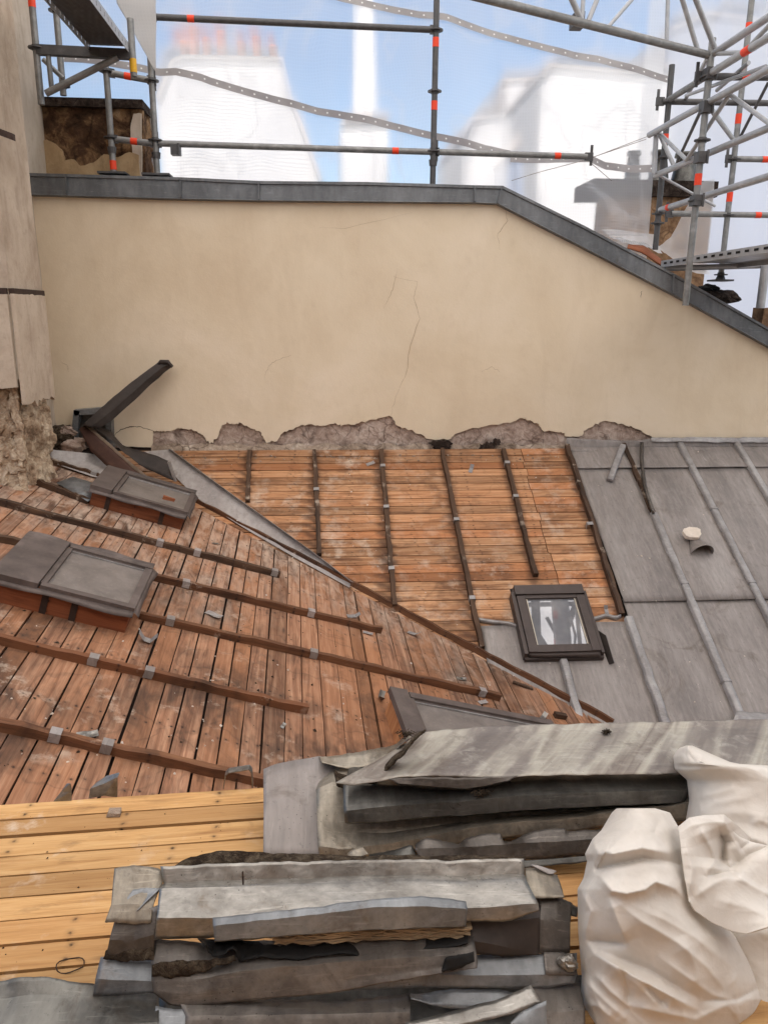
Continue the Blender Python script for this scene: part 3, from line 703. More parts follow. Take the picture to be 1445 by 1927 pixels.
ch.poly_prism(q, -FN*.035); tag(link('plaster_lump', ch, 'chip', bevel=.008), 'cream plaster lump resting on the grey roof vent', 'rubble')

# ================================================================== NEAR SLOPE (brown boards)
def bco(p): d = p-BP; return d.dot(BT), d.dot(BB)
near = thing('board_roof', B_(-2., -1.), 'near roof slope of reddish brown boards with long battens, on the left', 'roof')
vdB = vd
def valley_b(t):
    k = t/vdB.dot(BT); return k*vdB.dot(BB)
t0 = bco(onB(-120, 1000))[0]-1.2
tE = 1.75
b_eave_L = bco(onD(0, 1500, -.1))[1]
mb = MB(); t = -4.0
while t < 2.6:
    w = random.uniform(.092, .122); g = random.choice([.004, .006, .007, .009, .010, .014])
    ta, tb = t, t+w-g
    b_lo = -3.3 - .35*0
    # the slope ends where it dives below the deck edge
    pe = B_(ta, 0); b_lo = (2.10 - pe.y)/BB.y
    h = random.uniform(-.002, .002)
    ba, bb = valley_b(ta)-.01, valley_b(tb)-.01
    top_lim = (YW-.05 - BP.y)/BB.y
    ba, bb = min(ba, top_lim), min(bb, top_lim)
    if ba > b_lo+.05:
        mb.plank(B_(ta, b_lo, h), B_(ta, ba, h), B_(tb, bb, h), B_(tb, b_lo, h), BN, .022, None, 18, .0016, u0=b_lo)
    t += w
link('boarding', mb, 'wood_brown', near)
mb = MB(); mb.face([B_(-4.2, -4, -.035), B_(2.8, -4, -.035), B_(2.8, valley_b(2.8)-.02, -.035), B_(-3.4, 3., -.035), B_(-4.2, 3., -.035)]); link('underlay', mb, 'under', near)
def bt_B(pts, w=.040, h=.045, m='batten', clips=(), seg=18):
    a, b = onB(*pts[0]), onB(*pts[1]); o = batten_on(near, a, b, BN, w, h, m, seg, wob=.0035)
    d = (b-a).normalized()
    for cx, cy in clips:
        p = onB(cx, cy, .02); p = a + d*((p-a).dot(d)); clip_on(o, p, d, BN, .048, h, w+.002, random.choice(['zinc_rib', 'zinc_roof', 'zinc_light']))
    return o
bt_B([(-160, 909), (525, 1086)], m='batten_dark', clips=[(300, 1027), (371, 1043), (516, 1081)], seg=26)
bt_B([(-150, 990), (70, 1033)], m='batten_dark'); bt_B([(276, 1088), (716, 1191)], clips=[(350, 1101), (585, 1157)])
bt_B([(262, 1163), (938, 1317)], clips=[(319, 1175), (590, 1240), (907, 1307)], seg=24)
bt_B([(-160, 1174), (577, 1342)], clips=[(173, 1250), (278, 1275)], seg=24)
bt_B([(-170, 1336), (500, 1478)], clips=[(103, 1390), (200, 1410)], seg=24)
bt_B([(93, 872), (197, 904)], m='batten_dark', clips=[(176, 895)]); bt_B([(71, 912), (166, 948)], m='batten_dark')
ev = [onB(258, 892), onB(1150, 1364)]
ed_ = batten_on(near, onB(352, 940), onB(1150, 1365), BN, .035, .052, 'batten', 40, 'edge_batten', .003)

# zinc valley strip between the two slopes, with an upstanding lip
mb = MB(); n = 30; G = []
A = resample([(268, 850), (300, 868), (372, 938), (470, 1000), (560, 1052), (658, 1106)], n)
Bq = resample([(318, 846), (345, 866), (430, 928), (520, 992), (600, 1050), (660, 1096)], n)
for k in range(7):
    f = k/6; G.append([onF(a[0]+(b[0]-a[0])*f, a[1]+(b[1]-a[1])*f, .014+.004*nz((i*.4, f*3, 0))) for i, (a, b) in enumerate(zip(A, Bq))])
G.append([onF(b[0]+1, b[1]-1, .055) for b in Bq]); G.append([onF(b[0]+4, b[1], .062) for b in Bq]); G.append([onF(b[0]+6, b[1]+1, .03) for b in Bq])
mb.grid(G); tag(link('valley_strip', mb, 'zinc_light', None, False, .002), 'long tapering pale zinc valley strip between brown and orange board slopes', 'metal strip')
# zinc apron by the chimney foot
mb = MB(); n = 14
A = resample([(96, 846), (150, 851), (206, 858)], n); A2 = resample([(94, 862), (150, 868), (210, 873)], n); A3 = resample([(92, 868), (175, 897), (268, 912)], n)
G = [[onB(x, y, .10) for x, y in A], [onB(x, y, .03+.006*nz((x*.1, 0, 1))) for x, y in A2], [onB((a[0]+b[0])/2, (a[1]+b[1])/2, .03) for a, b in zip(A2, A3)], [onB(x, y, .02) for x, y in A3]]
mb.grid(G); tag(link('apron_flashing', mb, 'zinc_light', None, True, .002), 'pale zinc apron lying at the foot of the chimney breast', 'metal sheet')
mb = MB(); q = [(107, 907), (140, 897), (196, 916), (168, 945), (140, 930)]
G = [[onB(107, 909, .02), onB(138, 926, .03), onB(166, 944, .045)], [onB(124, 902, .03), onB(155, 914, .035), onB(182, 932, .03)], [onB(138, 897, .02), onB(165, 905, .03), onB(198, 918, .02)]]
mb.grid(G); tag(link('zinc_offcut', mb, 'zinc_blue', None, True, .002), 'small blue grey zinc offcut lying flat left of the upper skylight', 'metal sheet')

# ------------------------------------------------------------------ skylights
def skylight(label, O, ex, ey, n, L, Wd, H, fr, glass, curb, cover=.2, straps=(), tilt=0., grp=None, rail=.055, upturn=False, hood=False, seal=False):
    """ex: from the covered head to the sill, ey: across; O: outer corner at roof level"""
    s = thing('skylight', O, label, 'skylight', grp)
    P = dict(O=O, ex=ex, ey=ey, ez=n)
    def part(nm, m, boxes, bev=.004, par=s, wob=0):
        mb = MB()
        for b in boxes: mb.box(O, ex, ey, n, *b, wob=wob)
        return link(nm, mb, m, par, bevel=bev)
    part('curb', curb, [(.02, L-.02, .02, .05, -.01, H), (.02, L-.02, Wd-.05, Wd-.02, -.01, H), (.02, .05, .05, Wd-.05, -.01, H), (L-.05, L-.02, .05, Wd-.05, -.01, H)])
    # skirt flashing: wavy thin flange round the curb head
    mb = MB(); nn = 24
    for side in (0, 1, 2):
        if side == 2:
            e = [(L+.0, Wd*(i/nn)) for i in range(nn+1)]; out = (ex, .05)
        else:
            e = [(L*(i/nn), (0 if side == 0 else Wd)) for i in range(nn+1)]; out = (-ey if side == 0 else ey, .045)
        G = [[O + ex*a + ey*b + n*(H+.012) for a, b in e], [O + ex*a + ey*b + out[0]*(out[1]*(.6+.5*nz((a*4, b*4, side+O.x)))) + n*(H-.012 + (.05 if upturn and side == 1 else 0) + .011*nz((a*5, b*5, side+O.y))) for a, b in e]]
        mb.grid(G)
    link('skirt_flashing', mb, 'frame_grey' if fr != 'frame' else fr, s, True, .002)
    z0, z1 = H+.004, H+.034
    def parts(nm, m, boxes, bev=.003, par=s):
        for b in boxes: part(nm, m, [b], bev, par)
    f = part('sash', fr, [(cover, L, 0, rail, z0, z1), (cover, L, Wd-rail, Wd, z0, z1), (L-rail, L, rail, Wd-rail, z0, z1-.006), (cover-.01, cover+.02, rail, Wd-rail, z0, z1-.006)])
    parts('inner_bead', fr, [(cover+.02, L-rail, rail, rail+.012, z0, z1-.014), (cover+.02, L-rail, Wd-rail-.012, Wd-rail, z0, z1-.014)] , .001, f)
    part('head_cover', fr, [(0, cover-.012, -.006, Wd+.006, z0, z1+.008)], .005)
    part('glass', glass, [(cover+.02, L-rail, rail+.012, Wd-rail-.012, z0, z1-.026)], 0)
    parts('seal', 'rubber' if seal else 'zinc_rib', [(cover+.02, L-rail, rail+.012, rail+.019, z0, z1-.016), (cover+.02, L-rail, Wd-rail-.019, Wd-rail-.012, z0, z1-.016)], 0)
    for a in straps:
        part('strap', 'iron', [(a, a+.035, .012, .0195, -.03, H-.01)], 0)
    if hood:
        parts('side_cladding', fr, [(cover*.5, L+.01, -.035, -.008, -.01, z1-.01), (cover*.5, L+.01, Wd+.008, Wd+.03, -.01, z1-.015)], .003)
        part('sill_apron', fr, [(L, L+.03, -.03, Wd+.03, -.01, .05)], .003)
    return s
# two dusty skylights on the near slope, heads to the left
h1 = .13
O1 = onB(162, 950); c1 = onB(333, 994); L1 = (c1-O1).dot(BT) + .05
w1 = (onB(207, 892, h1+.05) - onB(167, 928, h1+.05)).dot(BB)
skylight('upper dusty skylight on an orange wooden curb near the chimney breast', O1, BT, BB, BN, L1, w1, h1, 'frame_grey', 'dusty', 'curb', .17, (.13, L1-.2), rail=.04, upturn=True, grp='dusty roof windows on the brown slope')
h2 = .14
c2 = onB(230, 1194); w2 = (onB(277, 1072, h2+.05) - onB(246, 1158, h2+.05)).dot(BB); L2 = (c2 - onB(-35, 1137)).dot(BT)
O2 = c2 - BT*L2
skylight('larger dusty skylight on a wooden curb at the left edge, below the upper one', O2, BT, BB, BN, L2+.03, w2, h2, 'frame_grey', 'dusty', 'curb', .26, (.28, L2-.3), rail=.045, upturn=True, grp='dusty roof windows on the brown slope')
h3 = .12
a3 = onB(735, 1290, h3+.05); e3 = onB(1036, 1350, h3+.05); L3 = (e3-a3).dot(BT); w3 = .62
e3x = (e3-a3).normalized(); e3y = BN.cross(e3x).normalized(); L3 = (e3-a3).length + .01
O3 = a3 - e3y*w3 - BN*(h3+.05)
skylight('half hidden brown skylight behind the pile of zinc sheets, dusty pane', O3, e3x, e3y, BN, L3, w3, h3, 'frame_grey', 'dusty', 'curb_pale', .12, (), grp='dusty roof windows on the brown slope')
h4 = .07
a4 = onF(972, 1104, h4+.05); b4 = onF(1090, 1092, h4+.05); c4 = onF(1008, 1224, h4+.05)
w4 = (b4-a4).dot(FX); L4 = (a4-c4).dot(FU)+.02
O4 = onF(968, 1100, h4+.05) - FN*(h4+.05)
sk4 = skylight('dark brown roof window with clear reflective pane on the far slope', O4, -FU, FX, FN, L4, w4+.02, h4, 'frame', 'glass', 'frame', .10, (), rail=.062, hood=True, seal=True, grp=None)
mb = MB(); q = O4 - FU*(L4*.55) + FX*(w4+.06)
mb.face([q, q - FU*.12 + FX*.05 + FN*.06, q - FU*.36 + FX*.05 + FN*.05, q - FU*.34 + FX*.02 - FN*.0]); link('bent_flashing', mb, 'soot', sk4, False, .003)

# ================================================================== DECK (yellow boards)
deck = thing('plank_deck', (0, 1.8, 0), 'level yellow board deck in the foreground under the piled sheets and sacks', 'deck')
mb = MB(); y = onD(250, 1499).y
mb_y = y
while y > .5:
    w = .0895*random.uniform(.97, 1.03); g = random.choice([.006, .008, .010, .012])
    x0, x1 = -2.2, 2.6; sl_ = 0.02
    h = random.uniform(-.002, .002) + (.0)
    q = lambda x, b: V((x, b + .047*(x+.66), h))
    mb.plank(q(x0, y-w+g), q(x1, y-w+g), q(x1, y), q(x0, y), Z_, .024, None, 26, .0014, u0=x0)
    y -= w
link('boarding', mb, 'wood_yellow', deck)
mb = MB(); mb.box(V((0, 0, 0)), X_, Y_, Z_, -2.2, 2.6, .4, mb_y-.085, -.16, -.03); link('joists', mb, 'under', deck)

# loose bent zinc clips left on the boards
def clip_mesh(kind, m):
    mb = MB(); a = (.0, .035, .07, .10)
    hgt = {'bent': (0, .004, .012, .045), 'flat': (.0, .006, .006, .014), 'vee': (.05, .012, .006, .05)}[kind]
    G = [[V((x-.05, -.022, z)), V((x-.05, 0, z+.004*math.sin(x*60))), V((x-.05, .022, z+.003))] for x, z in zip(a, hgt)]
    mb.grid(G); me = link('zinc_clip', mb, m, None, False, .0018); return me
clip_src = {}
def loose(px, py, kind, rot, label, m='zinc_light', on=onB, n=BN, ex=None, group='loose zinc clips on the boards', sc=1.):
    key = (kind, m)
    if key not in clip_src: clip_src[key] = clip_mesh(kind, m); o = clip_src[key]
    else: o = clip_src[key].copy(); COL.objects.link(o)
    p = on(px, py, .006); ex = (ex or BT); ey = n.cross(ex)
    R = Matrix((ex, ey, n)).transposed().to_4x4() @ Matrix.Rotation(rot, 4, 'Z') @ Matrix.Scale(sc, 4); R.translation = p
    o.matrix_world = R; tag(o, label, 'metal clip', group)
loose(196, 1048, 'bent', .2, 'bent zinc clip beside the far side of the larger skylight', 'zinc_rib', sc=.9)
loose(402, 1158, 'flat', -.5, 'flat pale zinc clip on bare boards right of the larger skylight', sc=1.1)
loose(276, 1207, 'vee', .1, 'two winged zinc clip on boards below the larger skylight', 'zinc_rib')
loose(165, 1384, 'flat', .4, 'dented pale clip lying just above the lowest batten', 'zinc_silver', sc=.9)
loose(664, 1161, 'bent', .2, 'upturned grey clip near the end of the second batten', 'zinc_rib', sc=.9)
loose(692, 1192, 'flat', -.2, 'small flat clip tucked under the end of the second batten', sc=.7)
loose(777, 1194, 'bent', -.6, 'twisted clip on boards close to the valley edge batten', 'zinc_rib', sc=.9)
loose(706, 1254, 'flat', -.8, 'pale clip against the upper side of the long middle batten', 'zinc_silver', sc=.7)
loose(868, 1278, 'flat', .1, 'pale clip on boards above the right end of the long middle batten', 'zinc_silver', sc=.7)
loose(908, 1322, 'flat', .5, 'pale splinter like clip right under the end of the middle batten', sc=.7)
loose(1021, 1351, 'bent', .9, 'white clip by the corner of the half hidden skylight', 'zinc_silver', sc=.7)
loose(533, 1366, 'flat', 1.2, 'tiny pale clip on boards below the short batten end', 'zinc_silver', sc=.45)
loose(716, 1316, 'vee', 1.4, 'crumpled clip by the wooden side of the half hidden skylight', 'zinc_silver', sc=.8)
loose(886, 884, 'bent', 1.2, 'grey clip near the top of the orange boards', 'zinc_rib', onF, FN, FX, sc=.8)
loose(697, 873, 'flat', .4, 'pale flat clip under the ragged wall edge on orange boards', 'zinc_light', onF, FN, FX, sc=.8)
loose(405, 1023, 'flat', .3, 'small clip on boards below the upper skylight', 'zinc_silver', sc=.5)
loose(1140, 1150, 'bent', 1.6, 'grey clip standing above the turned zinc edge by the roof window', 'zinc_rib', onF, FN, FX, sc=.7)
loose(1300, 1388, 'flat', 0., 'hidden clip', sc=.5) if False else None
def chunk(name, p, r, m, label, cat, seed=0, flat=.6, group=None, n=14, parent=None):
    mb = MB(); G = []
    for j in range(n+1):
        th = math.pi*j/n; row = []
        for i in range(n*2):
            ph = 2*math.pi*i/(n*2); d = V((math.sin(th)*math.cos(ph), math.sin(th)*math.sin(ph), math.cos(th)))
            k = 1 + .35*nz(d, 1.6, seed) + .18*nz(d, 4., seed+2)
            row.append(V(p) + V((d.x*r[0], d.y*r[1], d.z*r[2]))*k)
        G.append(row)
    mb.grid(G, .5, True); o = link(name, mb, m, parent, False)
    if parent is None: tag(o, label, cat, group)
    return o
def stick(px, py, L, w, h, rot, m, label, on=onB, n=BN, ex=BT):
    c = on(px, py, .004); a = (Matrix.Rotation(rot, 3, n) @ ex); mb = MB()
    mb.box(c, a, n.cross(a), n, -L/2, L/2, -w/2, w/2, 0, h, wob=.002); tag(link('wood_offcut', mb, m), label, 'wood scrap')
stick(983, 1291, .15, .03, .012, -.15, 'batten_dark', 'dark splinter of wood beside the valley edge batten')
stick(1052, 1350, .09, .035, .03, .1, 'batten_dark', 'short dark wood block near the lower end of the valley edge')
# pale plaster block left on the upper skylight, dirt beside it
mb = MB(); p = onB(317, 940, .19); mb.box(p, BT, BB, BN, -.045, .05, -.012, .012, -.004, .02, wob=.003); tag(link('wood_offcut', mb, 'curb'), 'small brown wood bit lying on the glass of the upper skylight', 'wood scrap')
# three zinc hooks at the deck edge
for k, (x, y, lb) in enumerate(((118, 1500, 'pointed'), (196, 1493, 'squarish'), (448, 1476, 'open arched'))):
    mb = MB(); c = onD(x, y+8, .0)
    if k == 0: G = [[c + V((-.03, 0, 0)), c + V((.03, 0, 0))], [c + V((-.005, .01, .03)), c + V((.032, .004, .034))], [c + V((.016, .015, .058)), c + V((.03, .008, .062))]]
    elif k == 1: G = [[c + V((-.05, 0, .0)), c + V((.0, 0, .008)), c + V((.045, 0, 0))], [c + V((-.045, .01, .03)), c + V((.0, .012, .045)), c + V((.048, .01, .07))], [c + V((-.03, .035, .036)), c + V((.0, .05, .05)), c + V((.05, .03, .074))]]
    else: G = [[c + V((a, d, b)) for a, b in ((-.05, 0), (-.042, .05), (-.03, .062), (.04, .072), (.048, .06), (.05, 0))] for d in (0, .03)]
    mb.grid(G); tag(link('zinc_hook', mb, 'zinc_silver', None, False, .003), lb + ' pale zinc hook standing at the far edge of the yellow deck', 'metal clip')
mb = MB(); mb.box(onD(215, 1533, .001), X_, Y_, Z_, -.018, .02, -.012, .014, 0, .016, wob=.004); tag(link('mortar_crumb', mb, 'fillet'), 'pale mortar crumb on a yellow deck board seam', 'rubble')
mb = MB(); c = onD(133, 1816, .004); mb.tube([c + V((math.cos(a*.38)*.034, math.sin(a*.38)*.024, .003*math.sin(a))) for a in range(17)], .0015, 6); tag(link('wire_ring', mb, 'iron'), 'thin rusty wire ring lying on the yellow deck', 'wire')

# ------------------------------------------------------------------ bent dark gutter pieces at the chimney foot
arm_u = [(156, 800), (180, 778), (212, 750), (245, 722), (275, 700), (300, 681), (318, 680)]
arm_l = [(184, 806), (205, 795), (232, 772), (262, 745), (290, 718), (312, 698), (323, 691)]
o = sheet([(arm_u, (6.85, 7.14)), (arm_u, (6.76, 7.04)), ([(x*.45+u*.55, y*.45+v*.55) for (x, y), (u, v) in zip(arm_u, arm_l)], (6.74, 7.02)), (arm_l, (6.77, 7.05)), (arm_l, (6.85, 7.14))],
          'soot', 'dark sooty gutter length leaning up against the cream wall', 'gutter_length', 'gutter', 'bent gutter pieces by the chimney foot', 30, 3, .006, 3, .004)
c = at(311, 687, 7.03); mb = MB(); mb.tube([c + V((-.06, -.01, .0)), c + V((-.03, -.02, .03)), c + V((.03, -.02, .028)), c + V((.065, -.01, -.015))], [.016, .02, .02, .014], 8); link('rolled_rim', mb, 'soot', o, True)
g = thing('gutter_length', at(230, 860, 6.6), 'dark V shaped gutter length lying down the slope from the chimney foot', 'gutter', 'bent gutter pieces by the chimney foot')
gt = [(160, 800), (200, 836), (250, 880), (296, 914)]; gb = [(150, 808), (172, 850), (205, 880), (250, 906), (290, 917)]
sheet([(gt, (6.85, 6.5)), (gb, (6.82, 6.42))], 'rust', None, 'left_cheek', n=24, amp=.006, parent=g)
gt2 = [(165, 798), (206, 834), (256, 878), (301, 912)]
sheet([(gt, (6.85, 6.5)), (gt2, (6.86, 6.5))], 'rim', None, 'rim', n=24, amp=.003, parent=g)
g3 = [(172, 800), (205, 808), (232, 838), (262, 848), (290, 856), (320, 869)]; g4 = [(174, 803), (214, 834), (262, 874), (300, 893), (315, 900), (328, 905)]
sheet([(g3, (7.0, 6.75)), (g4, (6.87, 6.62))], 'soot', None, 'right_cheek', n=24, amp=.008, parent=g)
mb = MB(); mb.box(at(324, 887, 6.66), (X_*.25-Z_*.97).normalized(), X_, Y_, -.09, .09, -.008, .012, -.02, .02); link('end_flange', mb, 'zinc_roof', g)
h = thing('vent_hatch', at(172, 805, 7.14), 'small blue grey zinc framed hatch low on the cream wall', 'hatch')
tl, tr, bl, br = at(146, 776, 7.13), at(205, 771, 7.13), at(140, 835, 7.13), at(208, 838, 7.13)
for a, b in ((tl, tr), (tl, bl), (tr, br)):
    mb = MB(); d = (b-a).normalized(); mb.box(a, d, Y_.cross(d), Y_, -.02, (b-a).length+.02, -.025, .025, -.03, .068); link('frame_bar', mb, 'zinc_blue', h, bevel=.004)
mb = MB(); mb.face([tl+Y_*.045, tr+Y_*.045, br+Y_*.045, bl+Y_*.045]); link('back_panel', mb, 'zinc_dark', h, solid=.01)
random.seed(21)
for k, (x, y, r, m, lb) in enumerate(((108, 826, .12, 'dirt', 'dark rubble lump at the foot of the cream wall corner'), (135, 838, .10, 'masonry', 'grey rubble lump between wall corner and gutter piece'), (125, 815, .07, 'masonry', 'upper small rubble lump under the hatch'))):
    chunk('rubble_lump', at(x, y, 6.95), (r*1.2, r, r*.85), m, lb, 'rubble', k+3, group='rubble at the wall corner')

# ================================================================== SCAFFOLDS
TR = .0265
YS = 7.45
def vpost(sc_, p0, p1, Y, m='steel', ext=0., rad=TR, name='standard'):
    a, b = at(*p0, Y), at(*p1, Y); x = (a.x+b.x)/2; mb = MB()
    a, b = V((x, Y, a.z+ext)), V((x, Y, b.z)); mb.tube([a, b], rad, 14); return link(name, mb, m, sc_, True), a, b
def rosette(par, p, d=Z_, m='steel_dark'):
    mb = MB(); mb.tube([p - d*.005, p + d*.005], .062, 16); mb.tube([p - d*.02, p + d*.02], TR+.006, 12); return link('rosette', mb, m, par)
def band(par, p, d, ln=.058, m='orange', rad=TR):
    mb = MB(); mb.tube([p - d*ln/2, p + d*ln/2], rad+.0018, 14, False); return link('tape_band', mb, m, par, True)
def ledger(sc_, a, b, m='steel', rad=TR, wedges=True, name='ledger', bands=()):
    mb = MB(); mb.tube([a, b], rad, 14); d = (b-a).normalized()
    o = link(name, mb, m, sc_, True)
    if wedges:
        for q, s in ((a, 1), (b, -1)):
            w = MB(); w.box(q, d*s, d.cross(Z_).normalized(), Z_, -.055, .02, -.012, .012, -.035, .035); w.box(q - d*s*.04, d*s, d.cross(Z_).normalized(), Z_, -.012, .012, -.005, .005, -.075, .10)
            link('wedge_head', w, 'steel_dark', o)
    for f in bands: band(o, a.lerp(b, f), d, rad=rad)
    return o
def coupler(par, p):
    mb = MB(); mb.box(p, X_, Y_, Z_, -.04, .04, -.045, .045, -.04, .04); mb.tube([p + V((.03, -.05, -.05)), p + V((.03, -.05, .05))], .01, 6); return link('coupler', mb, 'steel_dark', par, bevel=.008)
rs = thing('scaffold', at(815, 345, YS), 'scaffold of dark grey tubes standing along the top of the cream wall', 'scaffold')
s1, s1a, s1b = vpost(rs, (201, 118), (213, 328), YS); s2, s2a, s2b = vpost(rs, (280, 60), (297, 331), YS); s3, s3a, s3b = vpost(rs, (821, -40), (815, 352), YS, 'steel_dark')
for s_, ax, pts in ((s1, s1a.x, ((205, 134), (211, 259))), (s2, s2a.x, ((287, 152), (292, 264))), (s3, s3a.x, ((819, 57), (818, 172), (816, 285)))):
    for q in pts: rosette(s_, V((ax, YS, at(q[0], q[1], YS).z)))
for s_, ax, q, m in ((s1, s1a.x, (213, 311), 'orange'), (s3, s3a.x, (819, 80), 'orange'), (s3, s3a.x, (818, 199), 'orange')):
    band(s_, V((ax, YS, at(q[0], q[1], YS).z)), Z_, .075, m)
for s_, q in ((s1, (212, 277)), (s2, (294, 287)), (s3, (816, 301))):
    mb = MB(); p = V(((s1a, s2a, s3a)[(s1, s2, s3).index(s_)].x, YS, at(q[0], q[1], YS).z)); mb.tube([p, p - Z_*.05], [.04, .034], 12); link('collar', mb, 'steel_dark', s_)
for s_, b in ((s1, s1b), (s2, s2b)):
    mb = MB(); mb.box(V((b.x, YS, b.z)), X_, Y_, Z_, -.12, .12, -.09, .09, -.005, .012); link('base_plate', mb, 'steel_dark', s_)
def led_px(sc_, p0, p1, Y, x0=None, x1=None, **k):
    a, b = at(*p0, Y), at(*p1, Y); return ledger(sc_, a, b, **k)
led_px(rs, (290, 32), (813, 56), YS, bands=(.13,), m='steel_dark'); led_px(rs, (300, 270), (813, 286), YS, bands=(.862,), m='steel'); led_px(rs, (822, 286), (1104, 295), YS, bands=(.80,))
led_px(rs, (212, 138), (282, 151), YS, bands=(.42,)); led_px(rs, (218, 262), (288, 270), YS, bands=(.5,))
p = at(332, 277, YS); coupler(rs, p + V((0, -.02, -.03)))
# bracket stage, upper left
YB = 7.0
br_ = thing('scaffold_bracket', at(80, 195, YB), 'small bracket stage with a perforated steel walkway, hanging at upper left', 'scaffold')
b1, b1a, b1b = vpost(br_, (56, -30), (80, 197), YB); b2, b2a, b2b = vpost(br_, (100, -30), (122, 180), 7.4); b3, b3a, b3b = vpost(br_, (243, 35), (255, 144), YB)
band(b3, V((b3a.x, YB, at(253, 124, YB).z)), Z_, .1, 'yellow'); band(b1, V((b1a.x, YB, at(59, 6, YB).z)), Z_, .06)
rosette(b1, V((b1a.x, YB, at(64, 90, YB).z))); rosette(b2, V((b2a.x, 7.4, at(104, 20, 7.4).z))); rosette(b2, V((b2a.x, 7.4, at(121, 162, 7.4).z)))
mb = MB(); a, b = at(70, 94, YB), at(247, 103, YB); mb.box(a, (b-a).normalized(), Y_, Z_, 0, (b-a).length, -.03, .03, -.035, .035); link('transom', mb, 'steel_dark', br_, bevel=.008)
for p0, p1, y in (((91, 100), (98, 166), YB), ((87, 176), (222, 108), YB-.03), ((82, 112), (120, 148), 7.2)):
    mb = MB(); mb.tube([at(*p0, y), at(*p1, y)], .02 if y != YB-.03 else .026, 10); link('brace', mb, 'steel', br_, True)
wk = [at(170, 90, YB), at(244, 97, YB)]; zz = wk[0].z + .02; mb = MB(); wx0, wx1 = wk[0].x, wk[1].x
G = [[V((wx0+(wx1-wx0)*i/26, YB - 2.6*j/60, zz + .006*math.sin(j*1.3)*math.sin(i*1.5+(j%2)*1.5))) for i in range(27)] for j in range(61)]
mb.grid(G); link('walkway_plate', mb, 'steel_dark', br_, True, .003)
for x, s_ in ((wx0, -1), (wx1, 1)):
    mb = MB(); n = 52
    for k in range(n):
        y0, y1 = YB - 2.6*k/n, YB - 2.6*(k+1)/n; ym0, ym1 = y0-(y0-y1)*.3, y0-(y0-y1)*.7; zs = (zz-.05, zz-.03, zz, zz+.022)
        if k % 2:
            mb.face([V((x, y0, zs[0])), V((x, y1, zs[0])), V((x, y1, zs[3])), V((x, y0, zs[3]))])
        else:
            mb.face([V((x, y0, zs[0])), V((x, y1, zs[0])), V((x, y1, zs[1])), V((x, y0, zs[1]))]); mb.face([V((x, y0, zs[2])), V((x, y1, zs[2])), V((x, y1, zs[3])), V((x, y0, zs[3]))])
            mb.face([V((x, y0, zs[1])), V((x, ym0, zs[1])), V((x, ym0, zs[2])), V((x, y0, zs[2]))]); mb.face([V((x, ym1, zs[1])), V((x, y1, zs[1])), V((x, y1, zs[2])), V((x, ym1, zs[2]))])
    link('side_channel', mb, 'alu', br_, weld=True, solid=.004)
# right-hand tower
YR, YF = 7.45, 6.3
rt = thing('scaffold', at(1241, 460, YR), 'scaffold tower of silver tubes and lattice girders at the upper right', 'scaffold')
r1, r1a, r1b = vpost(rt, (1262, 122), (1234, 470), YR, 'steel_dark'); r2, r2a, r2b = vpost(rt, (1338, 72), (1291, 575), YF); r3, r3a, r3b = vpost(rt, (1410, -40), (1362, 528), YR, 'steel')
for s_, ax, Y, qs in ((r1, r1a.x, YR, ((1254, 192), (1244, 297), (1240, 402), (1236, 420))), (r2, r2a.x, YF, ((1325, 144), (1320, 264), (1309, 378))), (r3, r3a.x, YR, ((1395, 193), (1380, 300), (1370, 405), (1360, 517)))):
    for q in qs: rosette(s_, V((ax, Y, at(q[0], q[1], Y).z)))
for s_, ax, Y, q in ((r1, r1a.x, YR, (1250, 262)), (r2, r2a.x, YF, (1311, 338)), (r3, r3a.x, YR, (1388, 224)), (r3, r3a.x, YR, (1373, 371)), (r3, r3a.x, YR, (1384, 52))):
    band(s_, V((ax, Y, at(q[0], q[1], Y).z)), Z_, .085)
mb = MB(); mb.box(V((r3a.x, YR, r3b.z)), X_, Y_, Z_, -.09, .09, -.09, .09, -.008, .008); mb.tube([V((r3a.x, YR, r3b.z)), V((r3a.x, YR, r3b.z+.05))], [.05, .03], 10); link('base_plate', mb, 'steel_dark', r3)
def yled(p0, Y0, Y1=2.2, m='steel', bands=(), rad=TR, name='ledger', dx=0.):
    a = at(*p0, Y0) + V((dx, 0, 0)); return ledger(rt, a, V((a.x, Y1, a.z)), m, rad, False, name, bands), a
yled((1259, 187), YR-.02, bands=(.13,)); yled((1242, 395), YR-.02, bands=(.035, .14), m='alu')
# lattice girder 1
l1, ga = yled((1221, 254), 7.4, m='alu', name='girder_chord'); l2, gb_ = yled((1233, 330), 7.4, m='alu', name='girder_chord')
ga.x = gb_.x = r2a.x + .045
mb = MB(); mb.tube([V((at(1232, 255, 7.35).x, 7.33, ga.z)), V((at(1230, 330, 7.33).x, 7.33, gb_.z))], .022, 10); link('girder_post', mb, 'alu', rt, True)
gx = (at(1221, 254, 7.4).x + at(1233, 330, 7.4).x)/2; yv = 7.3; k = 0
while yv > 2.6:
    y2 = yv - .62; mb = MB(); za, zb_ = (ga.z, gb_.z) if k % 2 == 0 else (gb_.z, ga.z)
    mb.tube([V((gx, yv, za)), V((gx, y2, zb_))], .017, 8); link('girder_brace', mb, 'alu', rt, True); yv = y2; k += 1
for q in ((1323, 203), (1313, 297), (1309, 378), (1327, 140)): coupler(r2, V((r2a.x, YF-.01, at(q[0], q[1], YF).z)))
